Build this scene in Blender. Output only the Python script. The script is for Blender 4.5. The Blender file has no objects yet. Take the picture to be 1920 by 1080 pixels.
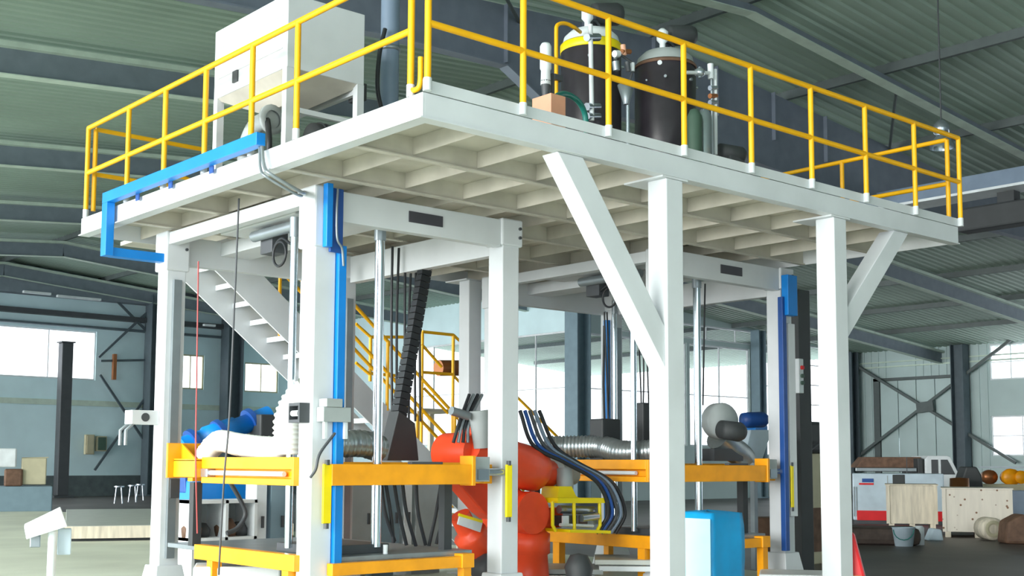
import bpy, bmesh, math, random
from mathutils import Vector, Matrix
random.seed(7)
S = bpy.context.scene
COL = S.collection
# ------------------------------------------------------------------ camera
CP = Vector((-5.6166, -7.486, 1.5944)); YAW, PIT, ROL, FPX, SHY = .7192, .0897, .0041, 2292.29, 122.34
fw = Vector((math.sin(YAW)*math.cos(PIT), math.cos(YAW)*math.cos(PIT), math.sin(PIT)))
rt0 = Vector((math.cos(YAW), -math.sin(YAW), 0)); up0 = rt0.cross(fw)
rt = rt0*math.cos(ROL)+up0*math.sin(ROL); up = up0*math.cos(ROL)-rt0*math.sin(ROL)
cd = bpy.data.cameras.new('camera'); cam = bpy.data.objects.new('camera', cd); COL.objects.link(cam)
cam.matrix_world = Matrix(((rt.x, up.x, -fw.x, CP.x), (rt.y, up.y, -fw.y, CP.y), (rt.z, up.z, -fw.z, CP.z), (0, 0, 0, 1)))
cd.sensor_width = 36; cd.lens = FPX/1920*36; cd.shift_y = SHY/1920; cd.clip_end = 500; cd.clip_start = .1
S.camera = cam
# ------------------------------------------------------------------ world, sun, exposure
W = bpy.data.worlds.new('world'); S.world = W; W.use_nodes = True
bg = W.node_tree.nodes['Background']; bg.inputs[0].default_value = (.87, .94, 1.0, 1); bg.inputs[1].default_value = 2.1
sd = bpy.data.lights.new('sun', 'SUN'); sun = bpy.data.objects.new('sun', sd); COL.objects.link(sun)
sd.energy = 5.6; sd.angle = math.radians(50); sd.color = (1, .99, .95)
sun.rotation_euler = Vector((math.cos(math.radians(14)), .03, -math.sin(math.radians(14)))).to_track_quat('-Z', 'Y').to_euler()
S.view_settings.view_transform = 'Standard'; S.view_settings.look = 'None'; S.view_settings.gamma = 1
S.view_settings.use_curve_mapping = False; S.view_settings.exposure = .6
# ------------------------------------------------------------------ materials
def lin(c): return tuple(((v/255)/12.92 if v/255 < .04045 else ((v/255+.055)/1.055)**2.4) for v in c)
def mat(name, rgb, rough=.5, metal=0., var=.08, scale=3., bump=0., bscale=40., stretch=None, spec=.5):
    m = bpy.data.materials.new(name); m.use_nodes = True; nt = m.node_tree; b = nt.nodes['Principled BSDF']
    b.inputs['Roughness'].default_value = rough; b.inputs['Metallic'].default_value = metal
    b.inputs['Specular IOR Level'].default_value = spec
    c = lin(rgb)
    tc = nt.nodes.new('ShaderNodeTexCoord'); mp = nt.nodes.new('ShaderNodeMapping'); nt.links.new(tc.outputs['Object'], mp.inputs[0])
    if stretch: mp.inputs['Scale'].default_value = stretch
    n = nt.nodes.new('ShaderNodeTexNoise'); n.inputs['Scale'].default_value = scale; n.inputs['Detail'].default_value = 5
    nt.links.new(mp.outputs[0], n.inputs['Vector'])
    r = nt.nodes.new('ShaderNodeValToRGB'); r.color_ramp.elements[0].position = .3; r.color_ramp.elements[1].position = .7
    r.color_ramp.elements[0].color = tuple(max(0, v*(1-var*1.6)) for v in c)+(1,); r.color_ramp.elements[1].color = tuple(min(1, v*(1+var*.7)) for v in c)+(1,)
    nt.links.new(n.outputs['Fac'], r.inputs[0]); nt.links.new(r.outputs[0], b.inputs['Base Color'])
    if bump:
        n2 = nt.nodes.new('ShaderNodeTexNoise'); n2.inputs['Scale'].default_value = bscale; nt.links.new(mp.outputs[0], n2.inputs['Vector'])
        bp = nt.nodes.new('ShaderNodeBump'); bp.inputs['Strength'].default_value = bump; bp.inputs['Distance'].default_value = .02
        nt.links.new(n2.outputs['Fac'], bp.inputs['Height']); nt.links.new(bp.outputs[0], b.inputs['Normal'])
    return m
def glass(name, tint=(1, 1, 1)):
    m = bpy.data.materials.new(name); m.use_nodes = True; nt = m.node_tree; nt.nodes.clear()
    o = nt.nodes.new('ShaderNodeOutputMaterial'); mx = nt.nodes.new('ShaderNodeMixShader'); t = nt.nodes.new('ShaderNodeBsdfTransparent'); g = nt.nodes.new('ShaderNodeBsdfGlossy')
    t.inputs[0].default_value = tint+(1,); g.inputs['Roughness'].default_value = .1; mx.inputs[0].default_value = .06
    nt.links.new(t.outputs[0], mx.inputs[1]); nt.links.new(g.outputs[0], mx.inputs[2]); nt.links.new(mx.outputs[0], o.inputs[0]); return m
M = dict(
 white=mat('white_paint', (214, 219, 222), .45, var=.05, scale=2), deck=mat('deck_underside', (200, 196, 184), .6, var=.12, scale=2.5),
 yellow=mat('rail_yellow', (252, 186, 8), .4, var=.06), orange=mat('machine_yellow', (250, 166, 12), .42, var=.10, scale=4),
 blue=mat('trunk_blue', (0, 130, 216), .4, var=.06), dblue=mat('dark_blue', (30, 78, 150), .45), red=mat('robot_red', (250, 84, 44), .35, var=.1),
 chrome=mat('chrome_rod', (215, 228, 235), .14, 1., var=.03), steel=mat('grey_steel', (150, 160, 165), .4, .6, var=.1),
 black=mat('black_rubber', (36, 40, 44), .5), tank=mat('tank_dark', (52, 48, 54), .3, var=.15, scale=5), iron=mat('dark_iron', (72, 76, 80), .5),
 roof=mat('roof_sheet', (164, 186, 172), .55, var=.14, scale=.25), purlin=mat('purlin_grey', (92, 102, 102), .6), rafter=mat('rafter_blue_grey', (124, 136, 146), .6),
 rafterd=mat('rafter_dark', (126, 136, 150), .6), flange=mat('rafter_flange', (204, 222, 208), .6), wall=mat('wall_sheet', (216, 243, 250), .7, var=.07, scale=.5), dado=mat('dado_dark', (92, 104, 106), .75, var=.15),
 wallr=mat('wall_sheet_grey', (186, 206, 206), .7, var=.07, scale=.5), concrete=mat('concrete', (222, 226, 208), .6, var=.1, scale=.6, bump=.15),
 darkfloor=mat('floor_dark', (98, 90, 88), .45, var=.25, scale=.5, bump=.1), frame=mat('frame_white', (225, 232, 235), .5),
 hallcol=mat('hall_column', (84, 98, 106), .6, var=.08), greyblue=mat('hall_column_blue', (122, 146, 158), .55, var=.06), glass=glass('window_glass'),
 duct=mat('silver_duct', (176, 186, 188), .3, .75, var=.15, scale=6), hose=mat('white_hose', (232, 236, 230), .6, var=.05), teal=mat('teal_hose', (30, 130, 120), .45),
 copper=mat('pump_pink', (226, 168, 138), .5), cyan=mat('tarp_sunlit', (168, 220, 234), .5, var=.06, bump=.3, bscale=5), tarp=mat('tarp_blue', (0, 148, 208), .5, var=.1, bump=.3, bscale=5),
 wood=mat('crate_ply', (226, 216, 196), .65, var=.16, scale=2.5, stretch=(5, 5, .6)), knot=mat('crate_knot', (120, 84, 60), .7), brown=mat('brown_junk', (112, 84, 66), .7, var=.25, scale=6),
 silver=mat('galvanised', (180, 190, 200), .25, .8), machine=mat('machine_pale_blue', (196, 214, 226), .5), redp=mat('sign_red', (224, 30, 36), .5), green=mat('cylinder_green', (70, 96, 82), .5),
 lime=mat('gripper_yellow', (250, 226, 0), .4, var=.06), tyre=mat('tyre', (40, 40, 42), .8), plate=mat('name_plate', (66, 66, 74), .4), grey=mat('grey_paint', (168, 176, 176), .5), bluegrey=mat('duct_blue_grey', (120, 138, 158), .4),
 lamp=mat('lamp_body', (70, 74, 76), .5), copperp=mat('copper_pipe', (170, 110, 70), .35, .6), cable=mat('red_cable', (186, 84, 84), .5), dkbrown=mat('dark_scrap', (78, 66, 60), .8, var=.25, scale=5), beige=mat('beige', (196, 190, 160), .6), charcoal=mat('charcoal', (58, 62, 64), .6),
 slab=mat('steel_sheet', (196, 200, 192), .4, .2, var=.06))
# ------------------------------------------------------------------ geometry helpers
class MB:
    def __init__(s): s.v = []; s.f = []; s.sm = []
    def _add(s, vs, fs, smooth=False):
        b = len(s.v); s.v += [Vector(q) for q in vs]; s.f += [[b+i for i in f] for f in fs]; s.sm += [smooth]*len(fs); return s
    def box(s, lo, hi):
        x0, y0, z0 = lo; x1, y1, z1 = hi
        return s._add([(x0,y0,z0),(x1,y0,z0),(x1,y1,z0),(x0,y1,z0),(x0,y0,z1),(x1,y0,z1),(x1,y1,z1),(x0,y1,z1)],
                      [(0,3,2,1),(4,5,6,7),(0,1,5,4),(1,2,6,5),(2,3,7,6),(3,0,4,7)])
    def cbox(s, c, d): return s.box([c[i]-d[i]/2 for i in range(3)], [c[i]+d[i]/2 for i in range(3)])
    def hexa(s, bot, top): return s._add(list(bot)+list(top), [(0,3,2,1),(4,5,6,7),(0,1,5,4),(1,2,6,5),(2,3,7,6),(3,0,4,7)])
    def bar(s, a, b, w, h, upv=(0,0,1)):
        a, b = Vector(a), Vector(b); d = (b-a).normalized(); u = Vector(upv)
        if abs(d.dot(u)) > .98: u = Vector((1,0,0))
        r = d.cross(u).normalized()*w/2; u = r.cross(d).normalized()*h/2
        return s._add([a-r-u, a+r-u, a+r+u, a-r+u, b-r-u, b+r-u, b+r+u, b-r+u], [(0,1,2,3),(7,6,5,4),(0,4,5,1),(1,5,6,2),(2,6,7,3),(3,7,4,0)])
    def ibeam(s, a, b, w, h, t=.02):
        a, b = Vector(a), Vector(b); o = Vector((0,0,h/2-t/2))
        s.bar(a, b, t, h-2*t); s.bar(a+o, b+o, w, t); return s.bar(a-o, b-o, w, t)
    def tube(s, pts, r, n=10, cap=True):
        pts = [Vector(p) for p in pts]; N = len(pts); rr = r if isinstance(r, (list, tuple)) else [r]*N
        rings = []; pu = None
        for i, p in enumerate(pts):
            d = (pts[min(i+1, N-1)]-pts[max(i-1, 0)]).normalized()
            if pu is None:
                pu = Vector((0,0,1)) if abs(d.z) < .9 else Vector((1,0,0))
            r_ = d.cross(pu).normalized(); pu = r_.cross(d).normalized()
            rings.append([p+(r_*math.cos(k*2*math.pi/n)+pu*math.sin(k*2*math.pi/n))*rr[i] for k in range(n)])
        vs = [v for R_ in rings for v in R_]
        fs = [(i*n+k, (i+1)*n+k, (i+1)*n+(k+1)%n, i*n+(k+1)%n) for i in range(N-1) for k in range(n)]
        fs = [f[::-1] for f in fs]
        s._add(vs, fs, True)
        if cap: s._add(rings[0], [tuple(range(n))]); s._add(rings[-1], [tuple(range(n))[::-1]])
        return s
    def cyl(s, a, b, r, r2=None, n=16): return s.tube([a, b], [r, r2 if r2 is not None else r], n)
    def lathe(s, prof, c, n=28, axis=None):   # prof: (radius, height) going up
        c = Vector(c); vs = []; q = axis.to_track_quat('Z', 'Y') if axis else None
        for r, z in prof:
            for k in range(n):
                v = Vector((r*math.cos(k*2*math.pi/n), r*math.sin(k*2*math.pi/n), z)); vs.append(c+(q @ v if q else v))
        fs = [(i*n+k, i*n+(k+1)%n, (i+1)*n+(k+1)%n, (i+1)*n+k) for i in range(len(prof)-1) for k in range(n)]
        return s._add(vs, fs, True)
    def poly(s, pts, d):   # prism: outline points extruded by vector d
        pts = [Vector(p) for p in pts]; d = Vector(d); n = len(pts)
        nrm = Vector((0,0,0))
        for i in range(n): nrm += pts[i].cross(pts[(i+1)%n])
        if nrm.dot(d) > 0: pts = pts[::-1]
        return s._add(pts+[p+d for p in pts], [tuple(range(n)), tuple(range(n, 2*n))[::-1]]+[(i, i+n, (i+1)%n+n, (i+1)%n) for i in range(n)])
    def build(s, name, m, parent=None, bev=0., **props):
        me = bpy.data.meshes.new(name); o = bpy.data.objects.new(name, me); COL.objects.link(o)
        off = Vector((0,0,0)); q = parent
        while q: off += q.location; q = q.parent
        if parent: o.parent = parent
        me.from_pydata([v-off for v in s.v], [], s.f)
        me.polygons.foreach_set('use_smooth', s.sm); me.materials.append(M[m] if isinstance(m, str) else m); me.update()
        bm = bmesh.new(); bm.from_mesh(me); bmesh.ops.recalc_face_normals(bm, faces=bm.faces); bm.to_mesh(me); bm.free()
        if bev:
            bv = o.modifiers.new('bevel', 'BEVEL'); bv.width = bev; bv.segments = 2; bv.limit_method = 'ANGLE'; bv.angle_limit = math.radians(50)
        for k, v in props.items(): o[k] = v
        return o
def thing(name, label, cat, loc=(0,0,0), group=None):
    o = bpy.data.objects.new(name, None); COL.objects.link(o); o.location = loc; o.empty_display_size = .2
    o['label'] = label; o['category'] = cat
    if group: o['group'] = group
    return o
def single(mb, name, m, label, cat, group=None, bev=0.):
    o = mb.build(name, m, None, bev, label=label, category=cat)
    if group: o['group'] = group
    c = sum((v for v in mb.v), Vector())/len(mb.v); c.z = min(v.z for v in mb.v)
    o.data.transform(Matrix.Translation(-c)); o.location = c
    return o
def struct(mb, name, m, parent=None, bev=0.):
    o = mb.build(name, m, parent, bev)
    if not parent: o['kind'] = 'structure'
    return o
def arc(c, r, a0, a1, e1, e2, n=10):
    c, e1, e2 = Vector(c), Vector(e1), Vector(e2)
    return [c+e1*r*math.cos(a0+(a1-a0)*i/n)+e2*r*math.sin(a0+(a1-a0)*i/n) for i in range(n+1)]
def smooth(pts, n=8):      # Catmull-Rom through points
    P = [Vector(p) for p in pts]; P = [P[0]*2-P[1]]+P+[P[-1]*2-P[-2]]; out = []
    for i in range(1, len(P)-2):
        a, b, c, d = P[i-1:i+3]
        for k in range(n):
            t = k/n; out.append(.5*((2*b)+(c-a)*t+(2*a-5*b+4*c-d)*t*t+(3*b-a-3*c+d)*t**3))
    return out+[P[-2]]
def flex(pts, r, amp=.08, per=.05):   # corrugated hose path with pulsing radius
    path = smooth(pts, 14); L = 0; rr = []; pp = [path[0]]
    for a, b in zip(path, path[1:]):
        k = max(1, int((b-a).length/(per/4)))
        for i in range(1, k+1): pp.append(a.lerp(b, i/k))
    rr = []; L = 0
    for i, p in enumerate(pp):
        if i: L += (p-pp[i-1]).length
        rr.append(r*(1+amp*math.sin(L/per*2*math.pi)))
    return pp, rr
# ================================================================== STRUCTURE
def roofz(X): return 10.5-.083*abs(X-12.6)
flo = struct(MB().box((-14, -20, -.3), (51, 48.2, 0)), 'floor', 'darkfloor')  # darker base floor; a paler slab covers part of it
struct(MB().box((-14, -18, 0), (9.3, 32.5, .012)), 'concrete_slab', 'concrete', flo)
# roof: trapezoidal corrugation, two slopes
def corr(x0, x1, y0, y1, per=.3, d=.045):
    mb = MB(); n = int((y1-y0)/per); row = []
    for i in range(n):
        y = y0+i*per
        for f, h in ((0, 0), (.42, 0), (.54, d), (.88, d)): row.append((y+f*per, h))
    A = [(x0, y, roofz(x0)+h) for y, h in row]; B = [(x1, y, roofz(x1)+h) for y, h in row]; k = len(row)
    mb._add(A+B, [(i, i+1, k+i+1, k+i) for i in range(k-1)]); return mb
ce = struct(corr(12.6, 51, -20, 50), 'ceiling', 'roof')
struct(corr(-14, 12.6, -20, 50), 'roof_slope', 'roof', ce)
struct(MB().box((-14, -20, 10.75), (51, 50, 10.8)), 'roof_cover', 'purlin', ce)
for i, x in enumerate([12.6, 17.2, 21.8, 26.4, 31, 35.6, 40.2, 44.8]):
    z = roofz(x)-.09; struct(MB().bar((x, -20, z), (x, 48, z), .1, .2), 'purlin', 'purlin', ce)
rafY = [-1.8, 6.5, 15.6, 23.8, 32.2, 40.4, 47.2]
for i, y in enumerate(rafY):
    d = .62 if y > 12 else .2
    xe = 50 if y < 29.5 else 30
    for xa, xb in ((-14, 12.6), (12.6, xe)):
        za, zb = roofz(xa)-.2-d/2, roofz(xb)-.2-d/2
        r = struct(MB().bar((xa, y, za), (xb, y, zb), .02, d), 'rafter', 'rafter', ce)
        struct(MB().bar((xa, y, za-d/2), (xb, y, zb-d/2), .26, .02), 'rafter_flange', 'flange', r)
        if y > 12: struct(MB().bar((xa, y-.09, za+d/2-.05), (xb, y-.09, zb+d/2-.05), .16, .1), 'rafter_top', 'flange', r)
prof = [(-14, .9), (6, 1.0), (8.6, 1.15), (9.6, 1.75), (12.6, 1.8), (19, 1.75), (25, 1.15), (32, .6), (50, .5)]
gir = struct(MB().poly([(x, 9.0, roofz(x)-.2) for x, d in prof]+[(x, 9.0, roofz(x)-.2-d) for x, d in prof[::-1]], (0, .03, 0)), 'deep_rafter', 'rafterd', ce)
for (xa, da), (xb, db) in zip(prof, prof[1:]): struct(MB().bar((xa, 9.015, roofz(xa)-.2-da), (xb, 9.015, roofz(xb)-.2-db), .24, .03), 'rafter_flange', 'rafterd', gir)
for x in (8.6, 10.6, 12.6, 14.6, 16.6, 18.6): struct(MB().box((x-.01, 8.9, roofz(x)-1.3), (x+.01, 9.0, roofz(x)-.2)), 'stiffener', 'rafterd', gir)
# diagonal roof bracing rods (visible at the right)
for (xa, ya, xb, yb) in ((18, 6.7, 31, 15.4), (31, 6.7, 18, 15.4), (6, 6.7, 17.2, 15.4)):
    struct(MB().cyl((xa, ya, roofz(xa)-.26), (xb, yb, roofz(xb)-.26), .035, n=8), 'brace_rod', 'purlin', ce)
# walls with real openings
def wall(name, m, ax, c, u0, u1, z0, ztop, holes, th=.2, sgn=1):
    us = sorted({u0, u1}|{h[0] for h in holes}|{h[1] for h in holes}); mb = MB()
    def b(ua, ub, za, zb):
        if zb-za < .01 or ub-ua < .01: return
        if ax == 'Y': mb.box((ua, c, za), (ub, c+th*sgn, zb))
        else: mb.box((c, ua, za), (c+th*sgn, ub, zb))
    for a, bb in zip(us, us[1:]):
        mid = (a+bb)/2; hs = sorted([h for h in holes if h[0] <= mid <= h[1]], key=lambda h: h[2]); z = z0
        for h in hs: b(a, bb, z, h[2]); z = h[3]
        b(a, bb, z, ztop)
    return struct(mb, name, m)
WN = [0]
def window(ax, c, u0, u1, z0, z1, nu, nz, m='frame', fw_=.07, sgn=1):
    WN[0] += 1; o = c+.1*sgn; mk = lambda u, z, du, dz, d=.1: ((u, o-d/2, z), (u+du, o+d/2, z+dz)) if ax == 'Y' else ((o-d/2, u, z), (o+d/2, u+du, z+dz))
    fr = MB()
    for u in (u0, u1-fw_): fr.box(*mk(u, z0, fw_, z1-z0))
    for z in (z0, z1-fw_): fr.box(*mk(u0+fw_, z, u1-u0-2*fw_, fw_))
    w = struct(fr, 'window_%d' % WN[0], m)
    for i in range(1, nu): struct(MB().box(*mk(u0+(u1-u0)*i/nu-fw_*.3, z0+fw_, fw_*.6, z1-z0-2*fw_, .07)), 'mullion', m, w)
    for i in range(1, nz): struct(MB().box(*mk(u0+fw_, z0+(z1-z0)*i/nz-fw_*.3, u1-u0-2*fw_, fw_*.6, .06)), 'glazing_bar', m, w)
    for i in range(nu):
        for j in range(nz):
            struct(MB().box(*mk(u0+(u1-u0)*i/nu, z0+(z1-z0)*j/nz, (u1-u0)/nu, (z1-z0)/nz, .008)), 'pane', 'glass', w)
    return w
holes = [(4, 17.2, 5.35, 7.63), (21.3, 22.7, 5.15, 6.85), (24.95, 26.9, 5.15, 6.65)]
wb = wall('wall_back', 'wall', 'Y', 48, 0, 30.2, 0, 10.4, holes)
struct(MB().box((0, 47.94, 0), (30, 48, .95)), 'dado', 'dado', wb)
struct(MB().box((0, 47.9, 4.15), (30, 48, 4.4)), 'wall_rail', 'flange', wb)
for z, h, d, m in ((9.05, .8, .5, 'rafter'), (8.2, .22, .35, 'iron'), (7.75, .1, .2, 'hallcol')):
    struct(MB().box((0, 48-d-.1, z), (30, 47.98, z+h)), 'girt', m, wb)
window('Y', 48, 4, 17.2, 5.35, 7.63, 6, 1); window('Y', 48, 21.3, 22.7, 5.15, 6.85, 2, 1, 'beige'); window('Y', 48, 24.95, 26.9, 5.15, 6.65, 2, 1, 'beige')
jh = [(29.3, 41.4, 2.4, 7.2)]
wj = wall('wall_jog', 'wall', 'X', 30, 29, 48, 0, 9.4, jh)
window('X', 30, 29.3, 41.4, 2.4, 7.2, 5, 2)
fh = [(30.5, 36.9, 2.4, 7.1), (37.1, 41.5, 2.4, 7.1), (41.9, 45.4, 2.0, 7.1), (45.7, 48.4, 2.6, 7.6), (32, 44.8, 7.3, 8.0)]
wf = wall('wall_far', 'wallr', 'Y', 29, 30, 50.2, 0, 8.6, fh)
window('Y', 29, 30.5, 36.9, 2.4, 7.1, 3, 2); window('Y', 29, 37.1, 41.5, 2.4, 7.1, 2, 2); window('Y', 29, 41.9, 45.4, 2.0, 7.1, 2, 3)
window('Y', 29, 45.7, 48.4, 2.6, 7.6, 1, 5); window('Y', 29, 32, 44.8, 7.3, 8.0, 6, 1)
rh = [(17.2, 21.35, 5.64, 7.45-.1), (16.8, 21.35, 2.03, 3.93), (25.75, 26.5, 2.05, 3.0)]
wr = wall('wall_right', 'wallr', 'X', 50, 15, 29, 0, 7.5, rh)
window('X', 50, 17.2, 21.35, 5.64, 7.35, 4, 2); window('X', 50, 16.8, 21.35, 2.03, 3.93, 3, 2); window('X', 50, 25.75, 26.5, 2.05, 3.0, 1, 1)
wall('wall_light_blocker', 'wallr', 'Y', -20, -1, 50.2, 0, 10.0, [])  # unseen closed wall, added behind the camera to keep light off -Y faces
y = 16.0
while y < 29:     # upright ribs of the cladding
    if not any(h[0]-.1 < y < h[1]+.1 for h in rh): struct(MB().box((49.96, y-.03, 0), (50, y+.03, 7.4)), 'cladding_rib', 'wallr', wr)
    y += .42
struct(MB().box((49.9, 16, 6.55), (50, 29, 6.62)), 'wall_pipe', 'flange', wr); struct(MB().box((49.9, 16, 6.8), (50, 29, 6.86)), 'wall_pipe', 'flange', wr)
# sliding door on the right wall
d1 = struct(MB().box((49.8, 27.2, 0), (49.93, 27.55, 6.0)).box((49.8, 22.9, 5.85), (49.93, 27.55, 6.0)).box((49.8, 22.9, 0), (49.93, 23.1, 5.85)), 'door_1', 'purlin')
for k in range(4): struct(MB().box((49.84, 23.12+k*1.02, .02), (49.9, 24.1+k*1.02, 5.83)), 'door_panel', 'wallr', d1)
# hall columns on the walls
def hcol(name, lab, x, y, z1, m='hallcol', w=.35, ax='X', **k):
    t = thing(name, lab, 'column', (x, y, 0), k.get('group'))
    a = MB()
    if ax == 'X': a.box((x-w/2, y-.015, 0), (x+w/2, y+.015, z1))
    else: a.box((x-.015, y-w/2, 0), (x+.015, y+w/2, z1))
    a.build('web', m, t)
    for s_ in (-1, 1):
        f = MB(); e = s_*w/2
        if ax == 'X': f.box((x+e-.02, y-w/2, 0), (x+e+.02, y+w/2, z1))
        else: f.box((x-w/2, y+e-.02, 0), (x+w/2, y+e+.02, z1))
        f.build('flange', m, t)
    MB().cbox((x, y, .03), (w+.2, w+.2, .06)).build('base_plate', m, t)
    return t
hcol('hall_column', 'dark steel wall column just left of the press, behind the left press post', 19.85, 47.4, 9.5, w=.75)
hcol('hall_column', 'dark steel wall column between the two small lit windows at left', 23.9, 47.4, 9.4, w=.8)
hcol('hall_column', 'tall blue-grey column between the two presses, against the bright window', 29.6, 28.6, 9, 'greyblue', .75)
hcol('hall_column', 'pale blue column against the far glare windows, right of the second press', 41.8, 28.7, 8, 'greyblue', .5)
hcol('hall_column', 'dark column in the far corner right of the second platform post', 49.2, 28.5, 7.4, w=.6)
hcol('hall_column', 'dark column on the right wall where the brace arms meet the roof', 49.5, 22.6, 7.4, w=.6, ax='Y')
t = thing('steel_pillar', 'dark free-standing steel pillar in front of the left glare window', 'column', (15.2, 46.5, 0))
MB().box((14.95, 46.25, .1), (15.45, 46.75, 6.85)).build('shaft', 'iron', t, .03); MB().cbox((15.2, 46.5, .05), (.9, .9, .1)).build('base_plate', 'iron', t); MB().cbox((15.2, 46.5, 6.88), (.62, .62, .06)).build('cap_plate', 'iron', t)
# cross bracing
t = thing('cross_brace', 'dark X bracing with a centre gusset plate on the right wall', 'brace', (49.6, 24.5, 0))
for a, b in (((28.7, 6.9), (20, 1.7)), ((28.9, 1.7), (20, 7.5))):
    MB().bar((49.62, a[0], a[1]), (49.62, b[0], b[1]), .13, .13).build('brace_arm', 'purlin', t)
MB().bar((49.55, 24.95, 4.40), (49.55, 24.05, 4.5), .12, .5).build('gusset', 'purlin', t)
t = thing('cross_brace', 'thin dark X bracing on the left wall, upper pair by the column', 'brace', (18.5, 47.6, 3.5))
for a, b in (((17.2, 6.4), (20.0, 9.2)), ((17.9, 9.2), (20.1, 7.3)), ((17.3, 6.25), (19.9, 6.45))): MB().bar((a[0], 47.7, a[1]), (b[0], 47.7, b[1]), .1, .1).build('brace_arm', 'hallcol', t)
t = thing('cross_brace', 'thin dark X bracing on the left wall, lower pair above the floor', 'brace', (18.5, 47.6, 1))
for a, b in (((17.3, 5.6), (20.0, 2.0)), ((19.8, 5.0), (17.2, 1.2))): MB().bar((a[0], 47.7, a[1]), (b[0], 47.7, b[1]), .1, .1).build('brace_arm', 'hallcol', t)
single(MB().box((17.85, 47.5, 5.4), (18.0, 47.7, 6.6)), 'hanging_tag', 'copperp', 'narrow rust-red strip hanging on the left wall bracing', 'tag')
# crane runway girder at right
t = thing('crane_girder', 'pale blue overhead crane runway girder at the right edge', 'beam', (21, 8, 7))
MB().box((20.8, 1, 7.9), (21.2, 12.5, 8.3)).build('rail_beam', 'bluegrey', t); MB().box((20.6, 1, 7.84), (21.4, 12.5, 7.9)).build('bottom_flange', 'frame', t)
MB().box((20.95, 1, 7.05), (21.45, 7.0, 7.6)).build('hoist_box', 'charcoal', t, .05); [MB().box((21.0, y_, 7.6), (21.3, y_+.4, 7.86)).build('hanger', 'charcoal', t) for y_ in (3, 5.6)]
# hanging strip lights on the far left wall
for i, (x0, x1, z) in enumerate(((13.4, 14.6, 9.0), (14.9, 16.9, 8.95), (22.1, 22.7, 8.2))):
    single(MB().box((x0, 46.9, z), (x1, 47.1, z+.1)), 'strip_light', 'frame', ('short white strip light at the far left under the dark girder', 'longer white strip light beside the short one under the dark girder', 'small white strip light seen between the left post and the stair')[i], 'lamp', 'strip lights on the left wall')
# ================================================================== PLATFORM
ZT, L, Wd, HF = 4.484, 8.16, 6.75, .2
t = plat = thing('steel_platform', 'big white steel mezzanine platform on posts above the presses', 'platform', (L/2, Wd/2, 0))
zb = ZT-HF
# fascia channels
MB().box((0, -.0, zb), (.02, Wd, ZT)).build('fascia', 'white', t, .004); MB().box((-.03, -.02, zb-.012), (.1, Wd, zb)).build('fascia_flange', 'white', t)
MB().box((0.02, -.0, zb), (L, .02, ZT)).build('fascia', 'white', t, .004); MB().box((0.1, -.02, zb-.012), (L, .1, zb)).build('fascia_flange', 'white', t)
MB().box((L-.02, .02, zb), (L, Wd, ZT)).build('fascia', 'white', t); MB().box((.02, Wd-.02, zb), (L-.02, Wd, ZT)).build('fascia', 'white', t)
MB().box((.0, -.012, ZT+.004), (L, .0, ZT+.1)).build('toe_board', 'white', t)
nx, ny = 11, 6
xs = [i*L/nx for i in range(1, nx)]
ys = [j*Wd/ny for j in range(1, ny)]
for j in ys: MB().bar((.02, j, zb+.095), (L-.02, j, zb+.095), .012, .19).bar((.02, j, zb+.006), (L-.02, j, zb+.006), .075, .012).build('main_joist', 'deck', t)
for x in xs:
    for a, b in zip([.02]+ys, ys+[Wd-.02]): MB().box((x-.006, a+.008, zb+.035), (x+.006, b-.008, ZT-.012)).build('cross_joist', 'deck', t)
pcs = [0]+xs+[L]
for a, b in zip(pcs, pcs[1:]): MB().box((a+.022 if a == 0 else a+.002, .022, ZT-.01), (b-.022 if b == L else b-.002, Wd-.022, ZT+.002)).build('deck_plate', 'deck', t)
CX = (2.84, 5.535); cw = .235
for x in CX:
    for y in (0.0, 6.2):
        c = MB().box((x, y, 0.02), (x+cw, y+cw, zb-.03)).build('post', 'white', t, .012)
        MB().box((x-.06, y-.01, zb-.03), (x+cw+.06, y+cw+.25, zb-.013)).build('cap_plate', 'white', c)
        MB().box((x-.1, y-.1, 0), (x+cw+.1, y+cw+.1, .02)).build('foot_plate', 'white', c)
def brace(x0, z0, x1, z1, w, d, y=.03):   # flat-topped, plumb-ended knee brace in the X-Z plane
    MB().poly([(x0, y, z0), (x0+w, y, z0), (x1, y, z1), (x1, y, z1-w*1.25)], (0, d, 0)).build('knee_brace', 'white', t, .008)
brace(1.475, zb-.013, 2.84, 2.86, .31, .2)
MB().poly([(6.78, .03, zb-.013), (7.08, .03, zb-.013), (5.77, .03, 2.93), (5.77, .03, 3.26)], (0, .2, 0)).build('knee_brace', 'white', t, .008)
# ------------------------------------------------------------------ railings
RH = 1.1; PR = .028
def rail(label, pts, top=True, ext=(0, 0), sock=True):
    c = (Vector(pts[0])+Vector(pts[-1]))/2
    g = thing('guard_railing', label, 'railing', (c.x, c.y, ZT), 'yellow tube railings round the platform')
    for p in pts:
        p = Vector(p); po = MB().cyl(p+Vector((0,0,.10)), p+Vector((0,0,RH)), PR, n=12).build('post', 'yellow', g)
        if sock: MB().cyl(p+Vector((0,0,.004)), p+Vector((0,0,.105)), PR+.006, n=12).build('post_socket', 'white', po)
    for nm, h in (('top_rail', RH), ('mid_rail', RH/2)):
        d = (Vector(pts[-1])-Vector(pts[0])).normalized()
        MB().cyl(Vector(pts[0])+Vector((0,0,h))-d*ext[0], Vector(pts[-1])+Vector((0,0,h))+d*ext[1], PR, n=12).build(nm, 'yellow', g)
    return g
oy = -.035
rail('long yellow railing of nine posts along the right front edge of the platform', [(.0+i*L/8 if i else .02, oy, ZT) for i in range(9)])
gl = rail('yellow railing along the left front edge, above the blue trunking', [(.03, v, ZT) for v in (.2, 1.93, 2.75, 3.7, 4.62, 5.55, 6.7)])
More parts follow.
